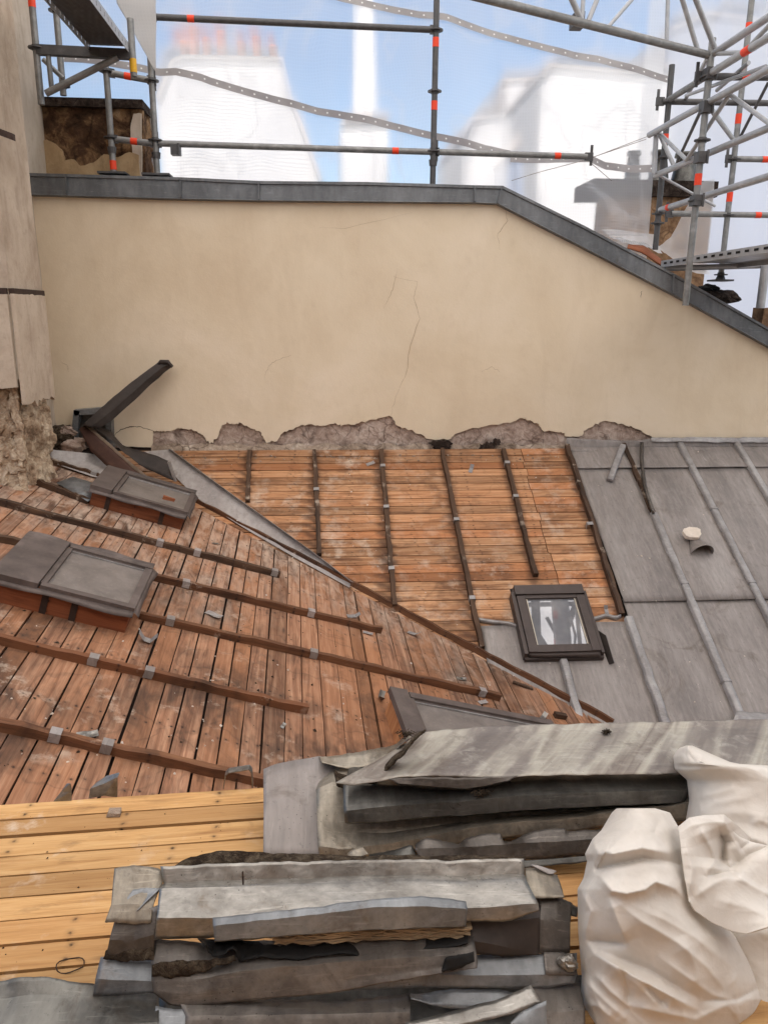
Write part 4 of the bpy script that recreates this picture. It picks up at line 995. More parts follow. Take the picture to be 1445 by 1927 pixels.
# lattice girder 2, higher and nearer the camera on the right
l3, gc = yled((1342, 101), YF, m='alu', name='girder_chord'); l4, gd = yled((1331, 141), YF+.02, m='alu', name='girder_chord')
yv = YF; k = 0
while yv > 2.6:
    y2 = yv - .5; mb = MB(); a = V((gc.x, yv, gc.z)) if k % 2 == 0 else V((gd.x, yv, gd.z)); b = V((gd.x, y2, gd.z)) if k % 2 == 0 else V((gc.x, y2, gc.z))
    mb.tube([a, b], .016, 8); link('girder_brace', mb, 'alu', rt, True); yv = y2; k += 1
band(l3, V((gc.x, 5.4, gc.z)), Y_, .1); band(l4, V((gd.x, 5.75, gd.z)), Y_, .1)
# cross tubes
led_px(rt, (1245, 191), (1500, 195), YR, m='steel_dark'); led_px(rt, (1262, 402), (1500, 406), YR, bands=(.68,), m='steel'); led_px(rt, (1375, 299), (1500, 301), YR, bands=(.5,), m='steel'); led_px(rt, (1320, 144), (1520, 146), YF+.06, bands=(.4,), m='steel_dark')
def brace(p0, Y0, p1, Y1, rad=.02, m='alu'):
    mb = MB(); mb.tube([at(*p0, Y0), at(*p1, Y1)], rad, 10); return link('brace', mb, m, rt, True)
brace((1332, 198), YF, (1380, 264), YR); brace((1290, 185), YR, (1330, 110), YF, .017); brace((1445, 155), 7.2, (1392, 258), YR, .014, 'steel_dark'); brace((1318, 208), YF, (1275, 302), YR-.1, .014, 'steel_dark')
brace((1305, -10), 6.1, (1348, 100), YF, .02); brace((1240, 252), 7.33, (1270, 318), 7.2, .018); brace((1440, 125), 5.6, (1290, 180), 7.0, .014); brace((1408, 118), 6.2, (1348, 170), YF+.5, .016)
brace((1240, 330), 7.3, (1345, 388), 7.3, .012, 'alu')
# big roof truss running left over the yard
a, b = at(1330, 103, YF), at(955, 8, 5.5); d = (b-a).normalized(); ext = b + d*2.2
tch = ledger(rt, a, ext, 'steel', .028, False, 'truss_chord')
up = Z_; zt = .55
ledger(rt, a + up*zt, ext + up*zt, 'alu', .026, False, 'truss_chord')
n1 = at(1085, 42, 5.85); f1 = (n1-a).dot(d)
for k, (s0, s1_, r_) in enumerate(((f1-.02, f1-.28, .017), (f1+.02, f1+.50, .02), (f1+.03, f1+.02, .016), (f1-.2, f1-.75, .014), (f1-.8, f1-.75, .016), (.1, f1-.75, .018), (f1+1.2, f1+.55, .018), (f1+1.25, f1+1.8, .018))):
    mb = MB(); mb.tube([a + d*s0, a + d*s1_ + up*zt], r_, 8); link('truss_brace', mb, 'alu', rt, True)
coupler(rt, n1)
# steel walkway at right
c0 = at(1243, 497, YR-.05); wd = .42; mb = MB()
zt_ = c0.z
mb.box(V((c0.x, YR-.05, zt_)), X_, -Y_, Z_, 0, .03, 0, 4.6, -.03, .03); mb.box(V((c0.x, YR-.05, zt_)), X_, -Y_, Z_, .03, wd+.3, 0, 4.6, .012, .022); mb.box(V((c0.x, YR-.05, zt_)), X_, -Y_, Z_, wd+.3, wd+.33, 0, 4.6, -.03, .03)
link('walkway', mb, 'alu', rt)
mb = MB()
for k in range(34): mb.box(V((c0.x-.003, YR-.12-k*.13, zt_)), X_, -Y_, Z_, -.001, .0, 0, .06, -.006, .012)
sl2 = link('walkway_slots', mb, 'black', rt); tag(sl2, None, None, None, 'stuff')
led_px(rt, (1250, 505), (1500, 498), YR-.1, m='alu', wedges=False)
vpost(rt, (1437, 500), (1432, 580), 7.3, 'alu', rad=.04, name='leg')
# bits on the sloping coping
sheet([([(1182, 461), (1210, 463), (1243, 488)], 7.55), ([(1180, 466), (1208, 476), (1243, 500)], 7.45)], 'curb', 'brown board end lying on the sloping coping beside the walkway', 'wood_board', 'board', None, 14, solid=.012)
chunk('rubble_lump', at(1350, 560, 7.5), (.20, .12, .08), 'cap_stone', 'dark broken stone under the foot of the right scaffold', 'rubble', 31)
chunk('rubble_lump', at(1330, 545, 7.52), (.10, .08, .05), 'black', 'black tar lump on the sloping coping', 'rubble', 32)
mb = MB(); mb.box(at(1432, 596, 7.45), X_, Y_, Z_, -.05, .3, -.1, .1, -.14, .09, wob=.008); tag(link('stone_block', mb, 'chim_stone', bevel=.01), 'brown stone block on the coping at the right edge', 'stone')

# ------------------------------------------------------------------ chimneys on the wall line
def rough_block(nm, par, x0, x1, y0, y1, z0, z1, m, amp, seed, nx=40, nzz=30):
    mb = MB()
    for (a, b, c) in (((x0, y0), (x1, y0), V((0, -1, 0))), ((x1, y0), (x1, y1), V((1, 0, 0))), ((x1, y1), (x0, y1), V((0, 1, 0))), ((x0, y1), (x0, y0), V((-1, 0, 0)))):
        G = []
        for j in range(nzz+1):
            z = z0+(z1-z0)*j/nzz; row = []
            for i in range(nx+1):
                p = V((a[0]+(b[0]-a[0])*i/nx, a[1]+(b[1]-a[1])*i/nx, z)); e = min(1, 6*min(i, nx-i)/nx)
                row.append(p + c*(nz(p, 4, seed)*amp + nz(p, 13, seed+1)*amp*.6)*e)
            G.append(row)
        mb.grid(G)
    for z in (z0, z1): mb.face([V((x0, y0, z)), V((x1, y0, z)), V((x1, y1, z)), V((x0, y1, z))])
    return link(nm, mb, m, par, False)
YC = 7.63
ck = thing('chimney_stack', at(170, 330, YC), 'low sooty chimney stack with crumbling render and dark stone cap, upper left', 'chimney')
A, Bq_ = at(70, 330, YC), at(268, 205, YC)
rough_block('stack', ck, A.x, Bq_.x, YC, YC+.4, A.z-.1, Bq_.z, 'sooty_stone', .03, 5)
mb = MB(); q = jag([(74, 332), (72, 268), (88, 262), (104, 270), (118, 284), (122, 302), (140, 300), (152, 312), (176, 306), (196, 290), (222, 296), (244, 286), (262, 292), (264, 332)], 1.5, 3); mb.poly_prism([at(x, y, YC-.035) for x, y in q], V((0, .03, 0))); link('render_patch', mb, 'patch', ck)
mb = MB(); q = jag([(248, 332), (250, 296), (246, 240), (252, 214), (266, 213), (267, 332)], 1., 3); mb.poly_prism([at(x, y, YC-.03) for x, y in q], V((0, .03, 0))); link('render_patch', mb, 'pale_plaster', ck)
A2, B2 = at(54, 210, YC-.05), at(268, 187, YC-.05)
rough_block('cap', ck, A2.x, B2.x, YC-.05, YC+.45, Bq_.z-.005, B2.z, 'cap_stone', .012, 8, 24, 6)
YQ = 8.45
cq = thing('chimney_stack', at(1230, 470, YQ), 'brown brick chimney stack with three pots, half veiled by net at upper right', 'chimney')
A, Bq_ = at(1137, 520, YQ), at(1340, 372, YQ)
rough_block('stack', cq, A.x, Bq_.x, YQ, YQ+.5, A.z-1.2, Bq_.z, 'chim_stone', .015, 15)
A2, B2 = at(1112, 376, YQ-.06), at(1350, 342, YQ-.06)
rough_block('cap', cq, A2.x, B2.x, YQ-.08, YQ+.55, Bq_.z-.005, B2.z, 'cap_stone', .012, 18, 24, 6)
for px, y0, r in ((1185, 286, .075), (1235, 284, .10), (1285, 288, .12)):
    mb = MB(); b = at(px, 350, YQ+.2); tz = at(px, y0, YQ+.2).z; mb.tube([V((b.x, YQ+.2, B2.z-.02)), V((b.x, YQ+.2, B2.z+(tz-B2.z)*.45)), V((b.x, YQ+.2, tz-.05)), V((b.x, YQ+.2, tz-.04)), V((b.x, YQ+.2, tz))], [r*1.25, r*1., r*.8, r*1.0, r*.95], 16); link('chimney_pot', mb, 'zinc_dark', cq, True)

# ------------------------------------------------------------------ nets
def ribbon_mat():
    t = NT('hem_with_eyelets'); x = t.sep(t.uv)
    du = t.math('MULTIPLY', t.math('SUBTRACT', t.math('FRACT', t.math('DIVIDE', x[0], .115)), .5), .115); dv = t.math('SUBTRACT', x[1], .035)
    d = t.math('SQRT', t.math('ADD', t.math('MULTIPLY', du, du), t.math('MULTIPLY', dv, dv)))
    c = t.mix(t.ramp(d, [(.006, 1.), (.009, 0.)]), t.ramp(t.noise(t.obj, 3, 3), [(.35, lin((150, 146, 148))), (.65, lin((176, 172, 172)))]), lin((248, 248, 248)))
    return t.fin(c, .7, 0, .2)
MT['hem'] = ribbon_mat()
YN = 7.95
nt_ = thing('debris_net', at(700, 350, YN), 'white translucent debris net hanging behind the scaffold tubes above the wall', 'net')
x0, x1 = -3.3, at(1232, 300, YN).x
NX, NZ = 150, 60; G = []
def net_y(x, z):
    k = max(0, min(1, (z-2.2)/3.5))
    return YN + .05*nz((x*1.2, 0, z*.35), 1., 41) + .025*math.sin(x*5.5+z*1.1+2*nz((x, z, 0), .6)) + .012*nz((x*5, 0, z*1.4), 1., 42) + .12*max(0, (x-2.6))*(k-.3)*.3
for j in range(NZ+1):
    z = 1.2 + 5.3*j/NZ; row = []
    for i in range(NX+1):
        x = x0+(x1-x0)*i/NX; row.append(V((x, net_y(x, z), z)))
    G.append(row)
mb = MB(); mb.grid(G); link('net_panel', mb, 'net', nt_, True)
def hem(pts, wpx, par, Y=None, m='hem', off=.02):
    q = resample(pts, 90); mb = MB(); L = 0; pv = None; rows = []
    for x, y in q:
        a = at(x, y-wpx/2, YN); b = at(x, y+wpx/2, YN)
        a.y = b.y = (net_y((a.x+b.x)/2, (a.z+b.z)/2) if Y is None else Y) - off
        if pv is not None: L += (a-pv).length
        pv = a; rows.append((a, b, L))
    for (a, b, u), (c, d, w) in zip(rows, rows[1:]): mb.face([b, d, c, a], [(u, 0), (w, 0), (w, .07), (u, .07)])
    return link('hem', mb, m, par, True, weld=True)
hem([(110, 110), (190, 118), (272, 131), (299, 138), (332, 137), (379, 148), (400, 156), (478, 178), (546, 195), (600, 211), (693, 226), (762, 243), (812, 257), (878, 272), (912, 282), (960, 290)], 14, nt_)
hem([(600, -12), (643, -1), (686, 6), (740, 20), (789, 31), (838, 35), (900, 54), (958, 71), (1027, 94), (1075, 108), (1124, 114), (1160, 122), (1195, 131), (1249, 150), (1262, 154)], 13, nt_)
hem([(960, 298), (1040, 301), (1105, 301), (1135, 314), (1190, 319), (1228, 317)], 14, nt_)
for pts in ([(1105, 300), (1170, 275), (1222, 255)], [(1105, 300), (1010, 325), (962, 340)], [(1108, 304), (1150, 340)], [(1108, 298), (1215, 262)]):
    mb = MB(); mb.tube([at(x, y, YN-.12) for x, y in resample(pts, 8)], .0035, 5); link('tie_cord', mb, 'zinc_light', nt_)
nr = thing('debris_net', at(1380, 420, 9.3), 'dense pale net closing the right side behind the scaffold tower', 'net')
mb = MB(); G = []
for j in range(31):
    z = -.5+7.5*j/30; G.append([V((3.6 + 6*i/60, 9.3 + .06*nz((i*.25, z*.4, 3)) + .03*math.sin(i*.9), z)) for i in range(61)])
mb.grid(G); link('net_panel', mb, 'net_dense', nr, True)
nd_ = [([(1216, 332), (1226, 345), (1232, 380)], 8.0), ([(1180, 340), (1215, 400), (1236, 440)], 8.1)]
mb = MB(); mb.grid(sheet_grid([([(1345, 335), (1312, 345), (1296, 380)], 8.25), ([(1340, 400), (1300, 410), (1262, 448)], 8.2), ([(1330, 500), (1290, 490), (1238, 462)], 8.1), ([(1335, 520), (1290, 505), (1245, 472)], 8.0)], 24, 6, .03, 8)); tag(link('net_flap', mb, 'net_dense', None, True), 'torn net flap draped over the right side of the brick chimney', 'net')
mb = MB(); mb.grid(sheet_grid([([(1128, 430), (1180, 436), (1238, 440)], 8.0), ([(1150, 446), (1195, 452), (1238, 458)], 7.85), ([(1170, 458), (1205, 462), (1244, 476)], 7.7)], 24, 4, .02, 9)); tag(link('net_flap', mb, 'net_dense', None, True), 'bunched net hem lying on the coping before the brick chimney', 'net')
mb = MB(); mb.grid(sheet_grid([([(214, -30), (255, -30), (296, -30)], 7.2), ([(222, 10), (258, 5), (294, 8)], 7.22), ([(246, 50), (272, 55), (295, 50)], 7.26), ([(270, 92), (284, 92), (294, 90)], 7.28), ([(291, 130), (292.5, 131), (294, 128)], 7.3)], 20, 5, .02, 12)); tag(link('plastic_sheet', mb, 'white_sheet', None, True, .002), 'pointed white plastic sheet hanging beside the bracket stage', 'sheet')

mb = MB(); mb.grid([[V((-7 + 18*i/40, -7 + 16.2*j/30, 6.4 + .02*nz((i*.4, j*.4, 2)))) for i in range(41)] for j in range(31)]); link('added_roof_sheet', mb, 'added_roof_sheet', rt, True)  # unseen sheeting added overhead to shade the yard and soften the sun
for a, b, r in (((3.15, 3.5, 5.3), (3.25, 6.6, 5.3), .07), ((3.75, 3.5, 5.4), (3.6, 6.6, 5.4), .085), ((3.25, 5.6, 5.3), (2.8, 6.5, 5.3), .05), ((3.25, 5.6, 5.3), (3.62, 5.0, 5.35), .05), ((3.62, 5.5, 5.4), (4.0, 6.3, 5.4), .05), ((3.4, 5.9, 5.32), (3.62, 5.5, 5.4), .03), ((-1, 6.2, 6.2), (8, 6.2, 6.2), .04), ((-1, 3.4, 6.2), (8, 3.4, 6.2), .04)):
    mb = MB(); mb.tube([V(a), V(b)], r, 10); link('roof_beam', mb, 'steel_dark', rt, True)
mb = MB(); mb.box(V((0, 0, 0)), X_, Y_, Z_, -9, 11, -3.4, -1.5, -14, 4.2); bh = thing('building', V((0, -1.5, -14)), 'unseen wall added behind the deck to shade the yard', 'building'); link('facade', mb, 'masonry', bh)  # unseen wall added behind the camera to block light from the back
# ------------------------------------------------------------------ far buildings behind the net
def building(pts, Y, dep, label, m='facade', roof=None, pots=()):
    p = [at(x, y, Y) for x, y in pts]; t = thing('building', V((p[0].x, Y, -14)), label, 'building', 'pale buildings behind the net')
    lo = [V((p[-1].x, Y, -14)), V((p[0].x, Y, -14))]; mb = MB(); mb.poly_prism([q for q in p] + lo, V((0, dep, 0))); link('facade', mb, m, t)
    mb = MB(); r = [q + V((0, -.12, .05)) for q in p]; G = [[q for q in r], [q + V((0, dep+.2, 0)) for q in r]]; mb.grid(G); link('roof_edge', mb, 'zinc_light', t, solid=.12)
    for px, y0, y1, w, mm in pots:
        b = at(px, y1, Y+.6); q = at(px, y0, Y+.6); mb = MB(); mb.tube([b - Z_*.3, b.lerp(q, .8), b.lerp(q, .82), q], [w, w*.8, w*.95, w*.9], 12); link('chimney_pot', mb, mm, t, True)
    return t
building([(298, 190), (326, 120), (345, 112), (532, 116), (548, 190), (605, 345)], 26, 6, 'pale building with a row of red chimney pots, left behind the net', pots=[(348, 78, 112, .16, 'pot'), (366, 52, 112, .17, 'pot'), (390, 72, 112, .15, 'pot'), (418, 60, 112, .17, 'pot'), (455, 80, 112, .15, 'pot'), (484, 70, 112, .15, 'pot'), (515, 86, 114, .15, 'pot')])
building([(640, 236), (728, 232)], 22, 4, 'narrow pale building in the middle behind the net')
building([(664, -60), (702, -60)], 24, .6, 'slim white upright standing in for a folded strip of net')  # made-up block drawn for the white folds of the net
building([(870, 262), (884, 228), (938, 222), (940, 156), (1014, 152)], 29, 6, 'stepped pale building right of the middle behind the net')
building([(955, 300), (1018, 170), (1030, 168)], 27, 4, 'blue grey slate gable between two pale buildings', 'slate')
building([(1020, 150), (1032, 128), (1262, 148)], 24, 6, 'broad pale building behind the right end of the net')

PK = 1.0
building([(1262, 60), (1330, 30), (1480, 50), (1640, 90)], 26, 6, 'tall blue grey block added at far right to cover the horizon glow', 'haze_blue')  # made-up block hiding the bright horizon behind the tower
# ================================================================== PILE OF STRIPPED ZINC
sheet([([(497, 1447), (520, 1438), (600, 1424), (640, 1428), (700, 1430)], 2.27), ([(496, 1530), (560, 1530), (700, 1530)], 2.08), ([(496, 1612), (560, 1614), (700, 1614)], 1.95)], 'zinc_roof', 'grey zinc sheet lying flat at the left end of the rear pile', n=30, amp=.003, seed=1)
mb = MB(); c = resample([(540, 1442), (545, 1490), (550, 1560), (553, 1610)], 12); pr_ = [hit(x, y, at(545, 1530, 2.08)+V((0, 0, .004)), (at(545, 1445, 2.25)-at(545, 1612, 1.95)).cross(X_).normalized()) for x, y in c]
sheet([([(606, 1455), (625, 1440), (700, 1440), (900, 1440), (1100, 1436), (1300, 1434)], 2.25), ([(594, 1485), (625, 1470), (700, 1474), (900, 1474), (1100, 1470), (1300, 1468)], 2.12), ([(597, 1545), (640, 1560), (720, 1566), (860, 1548), (1000, 1535), (1300, 1500)], 2.01), ([(599, 1590), (650, 1598), (760, 1580), (860, 1563), (940, 1553), (1140, 1530), (1300, 1508)], 1.955), ([(601, 1612), (660, 1616), (780, 1600), (900, 1588), (1140, 1556), (1300, 1540)], 1.945)], 'zinc_tan', 'tan stained zinc sheet with a rounded dented left end, under the ribbed one', n=60, amp=.007, seed=2)
sheet([([(660, 1440), (800, 1440), (1000, 1432), (1296, 1428)], 2.22), ([(645, 1478), (800, 1480), (1000, 1468), (1296, 1462)], 2.05), ([(648, 1526), (730, 1518), (820, 1512), (960, 1500), (1100, 1492), (1296, 1487)], 1.975), ([(650, 1547), (700, 1547), (830, 1536), (1000, 1524), (1150, 1515), (1290, 1510)], 1.962), ([(652, 1550), (700, 1549), (830, 1538), (1000, 1527), (1150, 1518), (1290, 1513)], 2.0)], 'zinc_dark', 'dark zinc length with a folded front lip, second from top of the rear pile', n=60, amp=.004, seed=3)
sheet([([(790, 1379), (850, 1372), (1000, 1363), (1150, 1361), (1300, 1357), (1620, 1352)], 2.30), ([(770, 1392), (850, 1384), (1000, 1376), (1150, 1373), (1300, 1369), (1620, 1366)], 2.27), ([(712, 1430), (850, 1424), (1000, 1418), (1300, 1410), (1620, 1404)], 2.13), ([(632, 1472), (662, 1479), (700, 1474), (760, 1463), (830, 1461), (900, 1464), (1000, 1459), (1150, 1459), (1300, 1457), (1620, 1450)], 2.0)], 'zinc_top', 'big pale zinc sheet on top of the rear pile', n=80, amp=.007, seed=4, sub=6)
sheet([([(730, 1466), (800, 1462), (880, 1464), (975, 1460)], 1.998), ([(745, 1473), (800, 1478), (880, 1484), (960, 1468)], 1.99), ([(750, 1476), (810, 1484), (890, 1487), (960, 1470)], 2.03)], 'zinc_brown', 'curled brown lip hanging under the top sheet edge', 'torn_zinc', n=30, amp=.003, seed=5)
sheet([([(600, 1424), (650, 1420), (700, 1412), (745, 1400), (760, 1388)], 2.27), ([(606, 1436), (650, 1442), (700, 1440), (735, 1424), (772, 1388)], 2.2)], 'zinc_tan', 'small crumpled zinc edge at the left of the top sheet', 'torn_zinc', n=30, amp=.01, seed=6, fr=14)
sheet([([(628, 1452), (660, 1466), (700, 1462), (740, 1425), (790, 1380)], 2.11), ([(634, 1478), (668, 1482), (706, 1470), (748, 1426), (800, 1376)], 2.06)], 'dirt', 'ridge of dry dirt along the torn left edge of the top sheet', 'dirt_ridge', 'dirt', None, n=50, amp=.012, seed=7, fr=22, solid=.006)
rg = [(780, 1590), (800, 1577), (822, 1580), (850, 1586), (862, 1590), (875, 1578), (905, 1570), (942, 1568), (946, 1584), (960, 1586), (990, 1570), (1010, 1564), (1060, 1556), (1066, 1564), (1130, 1560)]
sheet([(rg, 1.93), ([(782, 1598), (850, 1596), (1000, 1587), (1130, 1577)], 1.90), ([(790, 1618), (850, 1622), (985, 1619), (1130, 1606)], 1.885)], 'zinc_brown', 'torn rusty edged zinc length at the front of the rear pile', 'torn_zinc', n=70, amp=.004, seed=8)
sheet([([(788, 1618), (985, 1619), (1130, 1608)], 1.885), ([(790, 1634), (985, 1634), (1130, 1620)], 1.87)], 'zinc_dark', 'dark strip below the torn rusty edged length', 'zinc_strip', n=30, amp=.002, seed=30)
sheet([([(652, 1608), (668, 1596), (682, 1592), (684, 1600)], 1.90), ([(656, 1616), (676, 1612), (692, 1606), (692, 1616)], 1.87)], 'zinc_tan', 'crumpled pale scrap below the dented zinc sheet', 'torn_zinc', n=20, amp=.008, seed=9, fr=18)
sheet([([(694, 1609), (740, 1602), (774, 1590), (786, 1612)], 1.91), ([(696, 1617), (740, 1616), (776, 1614), (788, 1618)], 1.875)], 'zinc_dark', 'thin triangular folded zinc scrap beside the torn length', 'torn_zinc', n=20, amp=.003, seed=10)
# front pile
PK = .94
sheet([([(326, 1630), (360, 1612), (422, 1602), (520, 1607), (660, 1611), (990, 1612)], 1.75), ([(322, 1640), (420, 1628), (660, 1620), (990, 1618)], 1.72)], 'dirt', 'strip of gritty dirt caught behind the long gutter', 'dirt_ridge', 'dirt', None, n=70, amp=.005, seed=11, fr=25, solid=.004)
sheet([([(302, 1630), (345, 1627), (480, 1622), (660, 1619), (985, 1616)], 1.715), ([(308, 1662), (480, 1654), (700, 1648), (986, 1645)], 1.69), ([(300, 1673), (480, 1668), (700, 1662), (990, 1658)], 1.66), ([(294, 1728), (420, 1728), (640, 1706), (880, 1708), (1012, 1700)], 1.585), ([(290, 1768), (420, 1764), (640, 1750), (880, 1732), (960, 1732), (1015, 1712)], 1.575)], 'zinc_silver', 'long bright zinc gutter length across the front pile', 'gutter_length', n=80, amp=.003, seed=12, sub=5)
sheet([([(402, 1726), (480, 1718), (560, 1710), (650, 1698), (740, 1690), (800, 1687), (850, 1691), (876, 1697)], 1.585), ([(402, 1741), (560, 1724), (700, 1708), (800, 1705), (878, 1710)], 1.562), ([(404, 1768), (560, 1757), (700, 1748), (878, 1741)], 1.555), ([(404, 1771), (560, 1760), (700, 1751), (878, 1744)], 1.60)], 'zinc_blue', 'blue grey zinc capping lying on the bright gutter', 'gutter_length', n=60, amp=.0025, seed=13)
random.seed(5)
for k in range(6):
    y0 = 1756 + k*3.2; xx0 = 506 + k*3 + random.uniform(-4, 4); xx1 = 885 - k*2 + random.uniform(-6, 6)
    a = at(xx0, y0+4, 1.575*PK); b = at(xx1, y0-10, 1.575*PK); q = [a.lerp(b, i/24) + V((0, random.uniform(-.006, .004), random.uniform(-.001, .001))) for i in range(25)]
    mb = MB(); mb.grid([q, [p + V((0, .05, 0)) for p in q]]); tag(link('lath', mb, 'lath', None, False, .004), ('topmost', 'second', 'third', 'fourth', 'fifth', 'lowest')[k] + ' split lath in the thin stack under the blue grey capping', 'lath', 'split laths under the blue grey capping')
bk = jag([(372, 1768), (420, 1770), (520, 1772), (700, 1768), (880, 1752)], 1., 4); bk2 = jag([(384, 1778), (402, 1800), (440, 1784), (450, 1808), (470, 1806), (500, 1800), (560, 1806), (640, 1794), (720, 1802), (760, 1795), (880, 1775)], 3, 4)
sheet([(bk, 1.60), (bk2, 1.55)], 'black', 'ragged black tar paper showing between the zinc layers', 'tar_paper', 'tar paper', None, n=90, amp=.004, seed=14, fr=12)
kr = [(286, 1742), (287, 1790)]
sheet([([(287, 1766), (420, 1772), (640, 1768), (888, 1752)], 1.60), ([(286, 1815), (420, 1812), (640, 1800), (893, 1776)], 1.555), ([(284, 1846), (340, 1845), (430, 1832), (560, 1815), (896, 1796)], 1.53), ([(288, 1866), (340, 1870), (430, 1860), (640, 1846), (898, 1812)], 1.515), ([(318, 1889), (345, 1894), (430, 1886), (640, 1866), (780, 1840), (899, 1822)], 1.505)], 'zinc_brown', 'brown stained zinc sheet with a rounded left corner at the front', n=70, amp=.0035, seed=15, sub=5)
sheet([([(286, 1816), (330, 1808), (400, 1806), (440, 1798)], 1.548), ([(286, 1838), (330, 1836), (400, 1822), (446, 1806)], 1.536)], 'dirt', 'crusty dirt in the fold of the rounded brown sheet', 'dirt_ridge', 'dirt', None, n=40, amp=.008, seed=16, fr=30, solid=.004)
c = at(858, 1812, 1.505*PK); sheet([([(834, 1822), (838, 1804), (866, 1796), (893, 1790)], 1.515), ([(832, 1828), (850, 1826), (870, 1820), (893, 1808)], 1.50)], 'black', 'black tar patch on the right end of the brown sheet', 'tar_patch', 'tar paper', None, n=20, amp=.004, seed=17, fr=20, solid=.004)
sheet([([(190, 1801), (290, 1806), (500, 1810), (800, 1798), (1030, 1795), (1085, 1794)], 1.585), ([(182, 1842), (290, 1846), (500, 1848), (800, 1834), (1030, 1834), (1085, 1834)], 1.54), ([(174, 1874), (290, 1868), (500, 1872), (800, 1858), (1030, 1858), (1080, 1850)], 1.53)], 'zinc_blue', 'long blue grey zinc length under the brown sheet', 'gutter_length', n=70, amp=.003, seed=18)
sheet([([(1022, 1794), (1050, 1793), (1080, 1796)], 1.578), ([(1026, 1834), (1056, 1838), (1086, 1836)], 1.534)], 'zinc_brown', 'brown end piece with a bright solder lump', 'zinc_strip', n=14, amp=.003, seed=19)
chunk('solder_lump', at(1068, 1812, 1.55*PK), (.022, .016, .018), 'zinc_silver', 'bright solder lump on the brown end piece', 'metal lump', 41)
sheet([([(216, 1633), (250, 1628), (300, 1634), (310, 1650)], 1.72), ([(214, 1660), (250, 1662), (296, 1656), (306, 1664)], 1.685), ([(210, 1700), (250, 1702), (290, 1700)], 1.63), ([(198, 1735), (250, 1738), (285, 1735)], 1.60)], 'zinc_tan', 'bent zinc scrap at the left end of the bright gutter', 'torn_zinc', n=26, amp=.008, seed=20)
sheet([([(252, 1676), (275, 1672), (304, 1674)], 1.665), ([(240, 1690), (262, 1698), (290, 1684)], 1.645), ([(236, 1716), (250, 1720), (262, 1712)], 1.618)], 'zinc_blue', 'small blue grey flap over the bent scrap', 'torn_zinc', n=16, amp=.003, seed=21)
sheet([([(218, 1722), (260, 1716), (300, 1700)], 1.625), ([(206, 1770), (250, 1772), (292, 1760)], 1.585), ([(200, 1802), (250, 1806), (292, 1806)], 1.575)], 'zinc_brown', 'dirt covered brown scrap above the long blue grey length', 'torn_zinc', n=30, amp=.006, seed=22, fr=12)
sheet([([(200, 1794), (240, 1786), (290, 1776)], 1.583), ([(194, 1806), (240, 1808), (290, 1806)], 1.566)], 'dirt', 'dirt heap on the brown scrap at the left end', 'dirt_ridge', 'dirt', None, n=36, amp=.01, seed=23, fr=30, solid=.005)
sheet([([(988, 1632), (1008, 1630), (1030, 1638), (1048, 1646)], 1.75), ([(990, 1660), (1012, 1660), (1035, 1668), (1056, 1672)], 1.70), ([(1000, 1690), (1015, 1690), (1040, 1690), (1062, 1688)], 1.66)], 'zinc_tan', 'upright bent zinc flap beyond the right end of the gutter', 'torn_zinc', n=20, amp=.006, seed=24)
sheet([([(998, 1628), (1020, 1632), (1046, 1640)], 1.75), ([(1015, 1636), (1030, 1646), (1042, 1645)], 1.735)], 'zinc_light', 'curled pale corner of the upright flap', 'torn_zinc', n=14, amp=.003, seed=25)
sheet([([(1015, 1690), (1050, 1688), (1076, 1700)], 1.68), ([(1014, 1730), (1045, 1735), (1074, 1738)], 1.63), ([(1012, 1790), (1040, 1792), (1070, 1792)], 1.585)], 'zinc_brown', 'rust brown zinc sheet standing right of the laths', n=20, amp=.006, seed=26)
sheet([([(1014, 1690), (1060, 1692), (1086, 1706)], 1.70), ([(1018, 1700), (1050, 1716), (1084, 1724)], 1.665)], 'zinc_dark', 'crumpled dark zinc edge near the sack', 'torn_zinc', n=20, amp=.01, seed=27, fr=16)
sheet([([(870, 1690), (950, 1690), (1020, 1684)], 1.70), ([(880, 1734), (950, 1734), (1016, 1726)], 1.61), ([(886, 1770), (950, 1780), (1014, 1790)], 1.575), ([(890, 1794), (950, 1798), (1014, 1796)], 1.57)], 'soot', 'dark sheet behind the right end of the laths', n=24, amp=.005, seed=28)  # dark sheet filling the dark region behind the laths
sheet([([(300, 1842), (700, 1842), (1100, 1836)], 1.60), ([(300, 1900), (700, 1900), (1110, 1900)], 1.525), ([(300, 2000), (700, 2000), (1120, 2000)], 1.395)], 'zinc_dark', 'dark sheet added under the front pile to darken the gaps between strips', n=40, amp=.003, seed=40)  # dark layer put in for the shaded recess between the strips
sheet([([(-60, 1862), (0, 1848), (45, 1838), (95, 1838), (135, 1846), (178, 1852), (300, 1862)], 1.56), ([(-60, 1890), (60, 1872), (180, 1876), (300, 1880)], 1.53), ([(-60, 1950), (60, 1935), (300, 1925)], 1.45), ([(-60, 2050), (60, 2040), (300, 2030)], 1.36)], 'zinc_dark', 'large dark wavy zinc sheet in the lower left corner', n=50, amp=.006, seed=29)
sheet([([(292, 1893), (330, 1900), (356, 1898)], 1.495), ([(288, 1930), (330, 1935), (352, 1935)], 1.46), ([(284, 1990), (352, 1990)], 1.42)], 'zinc_blue', 'small blue grey zinc end under the rounded corner', 'zinc_strip', n=12, amp=.002, seed=31)
sheet([([(330, 1872), (500, 1880), (640, 1884), (772, 1868)], 1.53), ([(350, 1912), (500, 1910), (640, 1908), (772, 1904)], 1.475), ([(350, 1920), (500, 1919), (640, 1917), (772, 1914)], 1.468), ([(345, 1990), (772, 1990)], 1.42)], 'zinc_brown', 'brown zinc length along the bottom edge of the picture', 'gutter_length', n=40, amp=.003, seed=32)
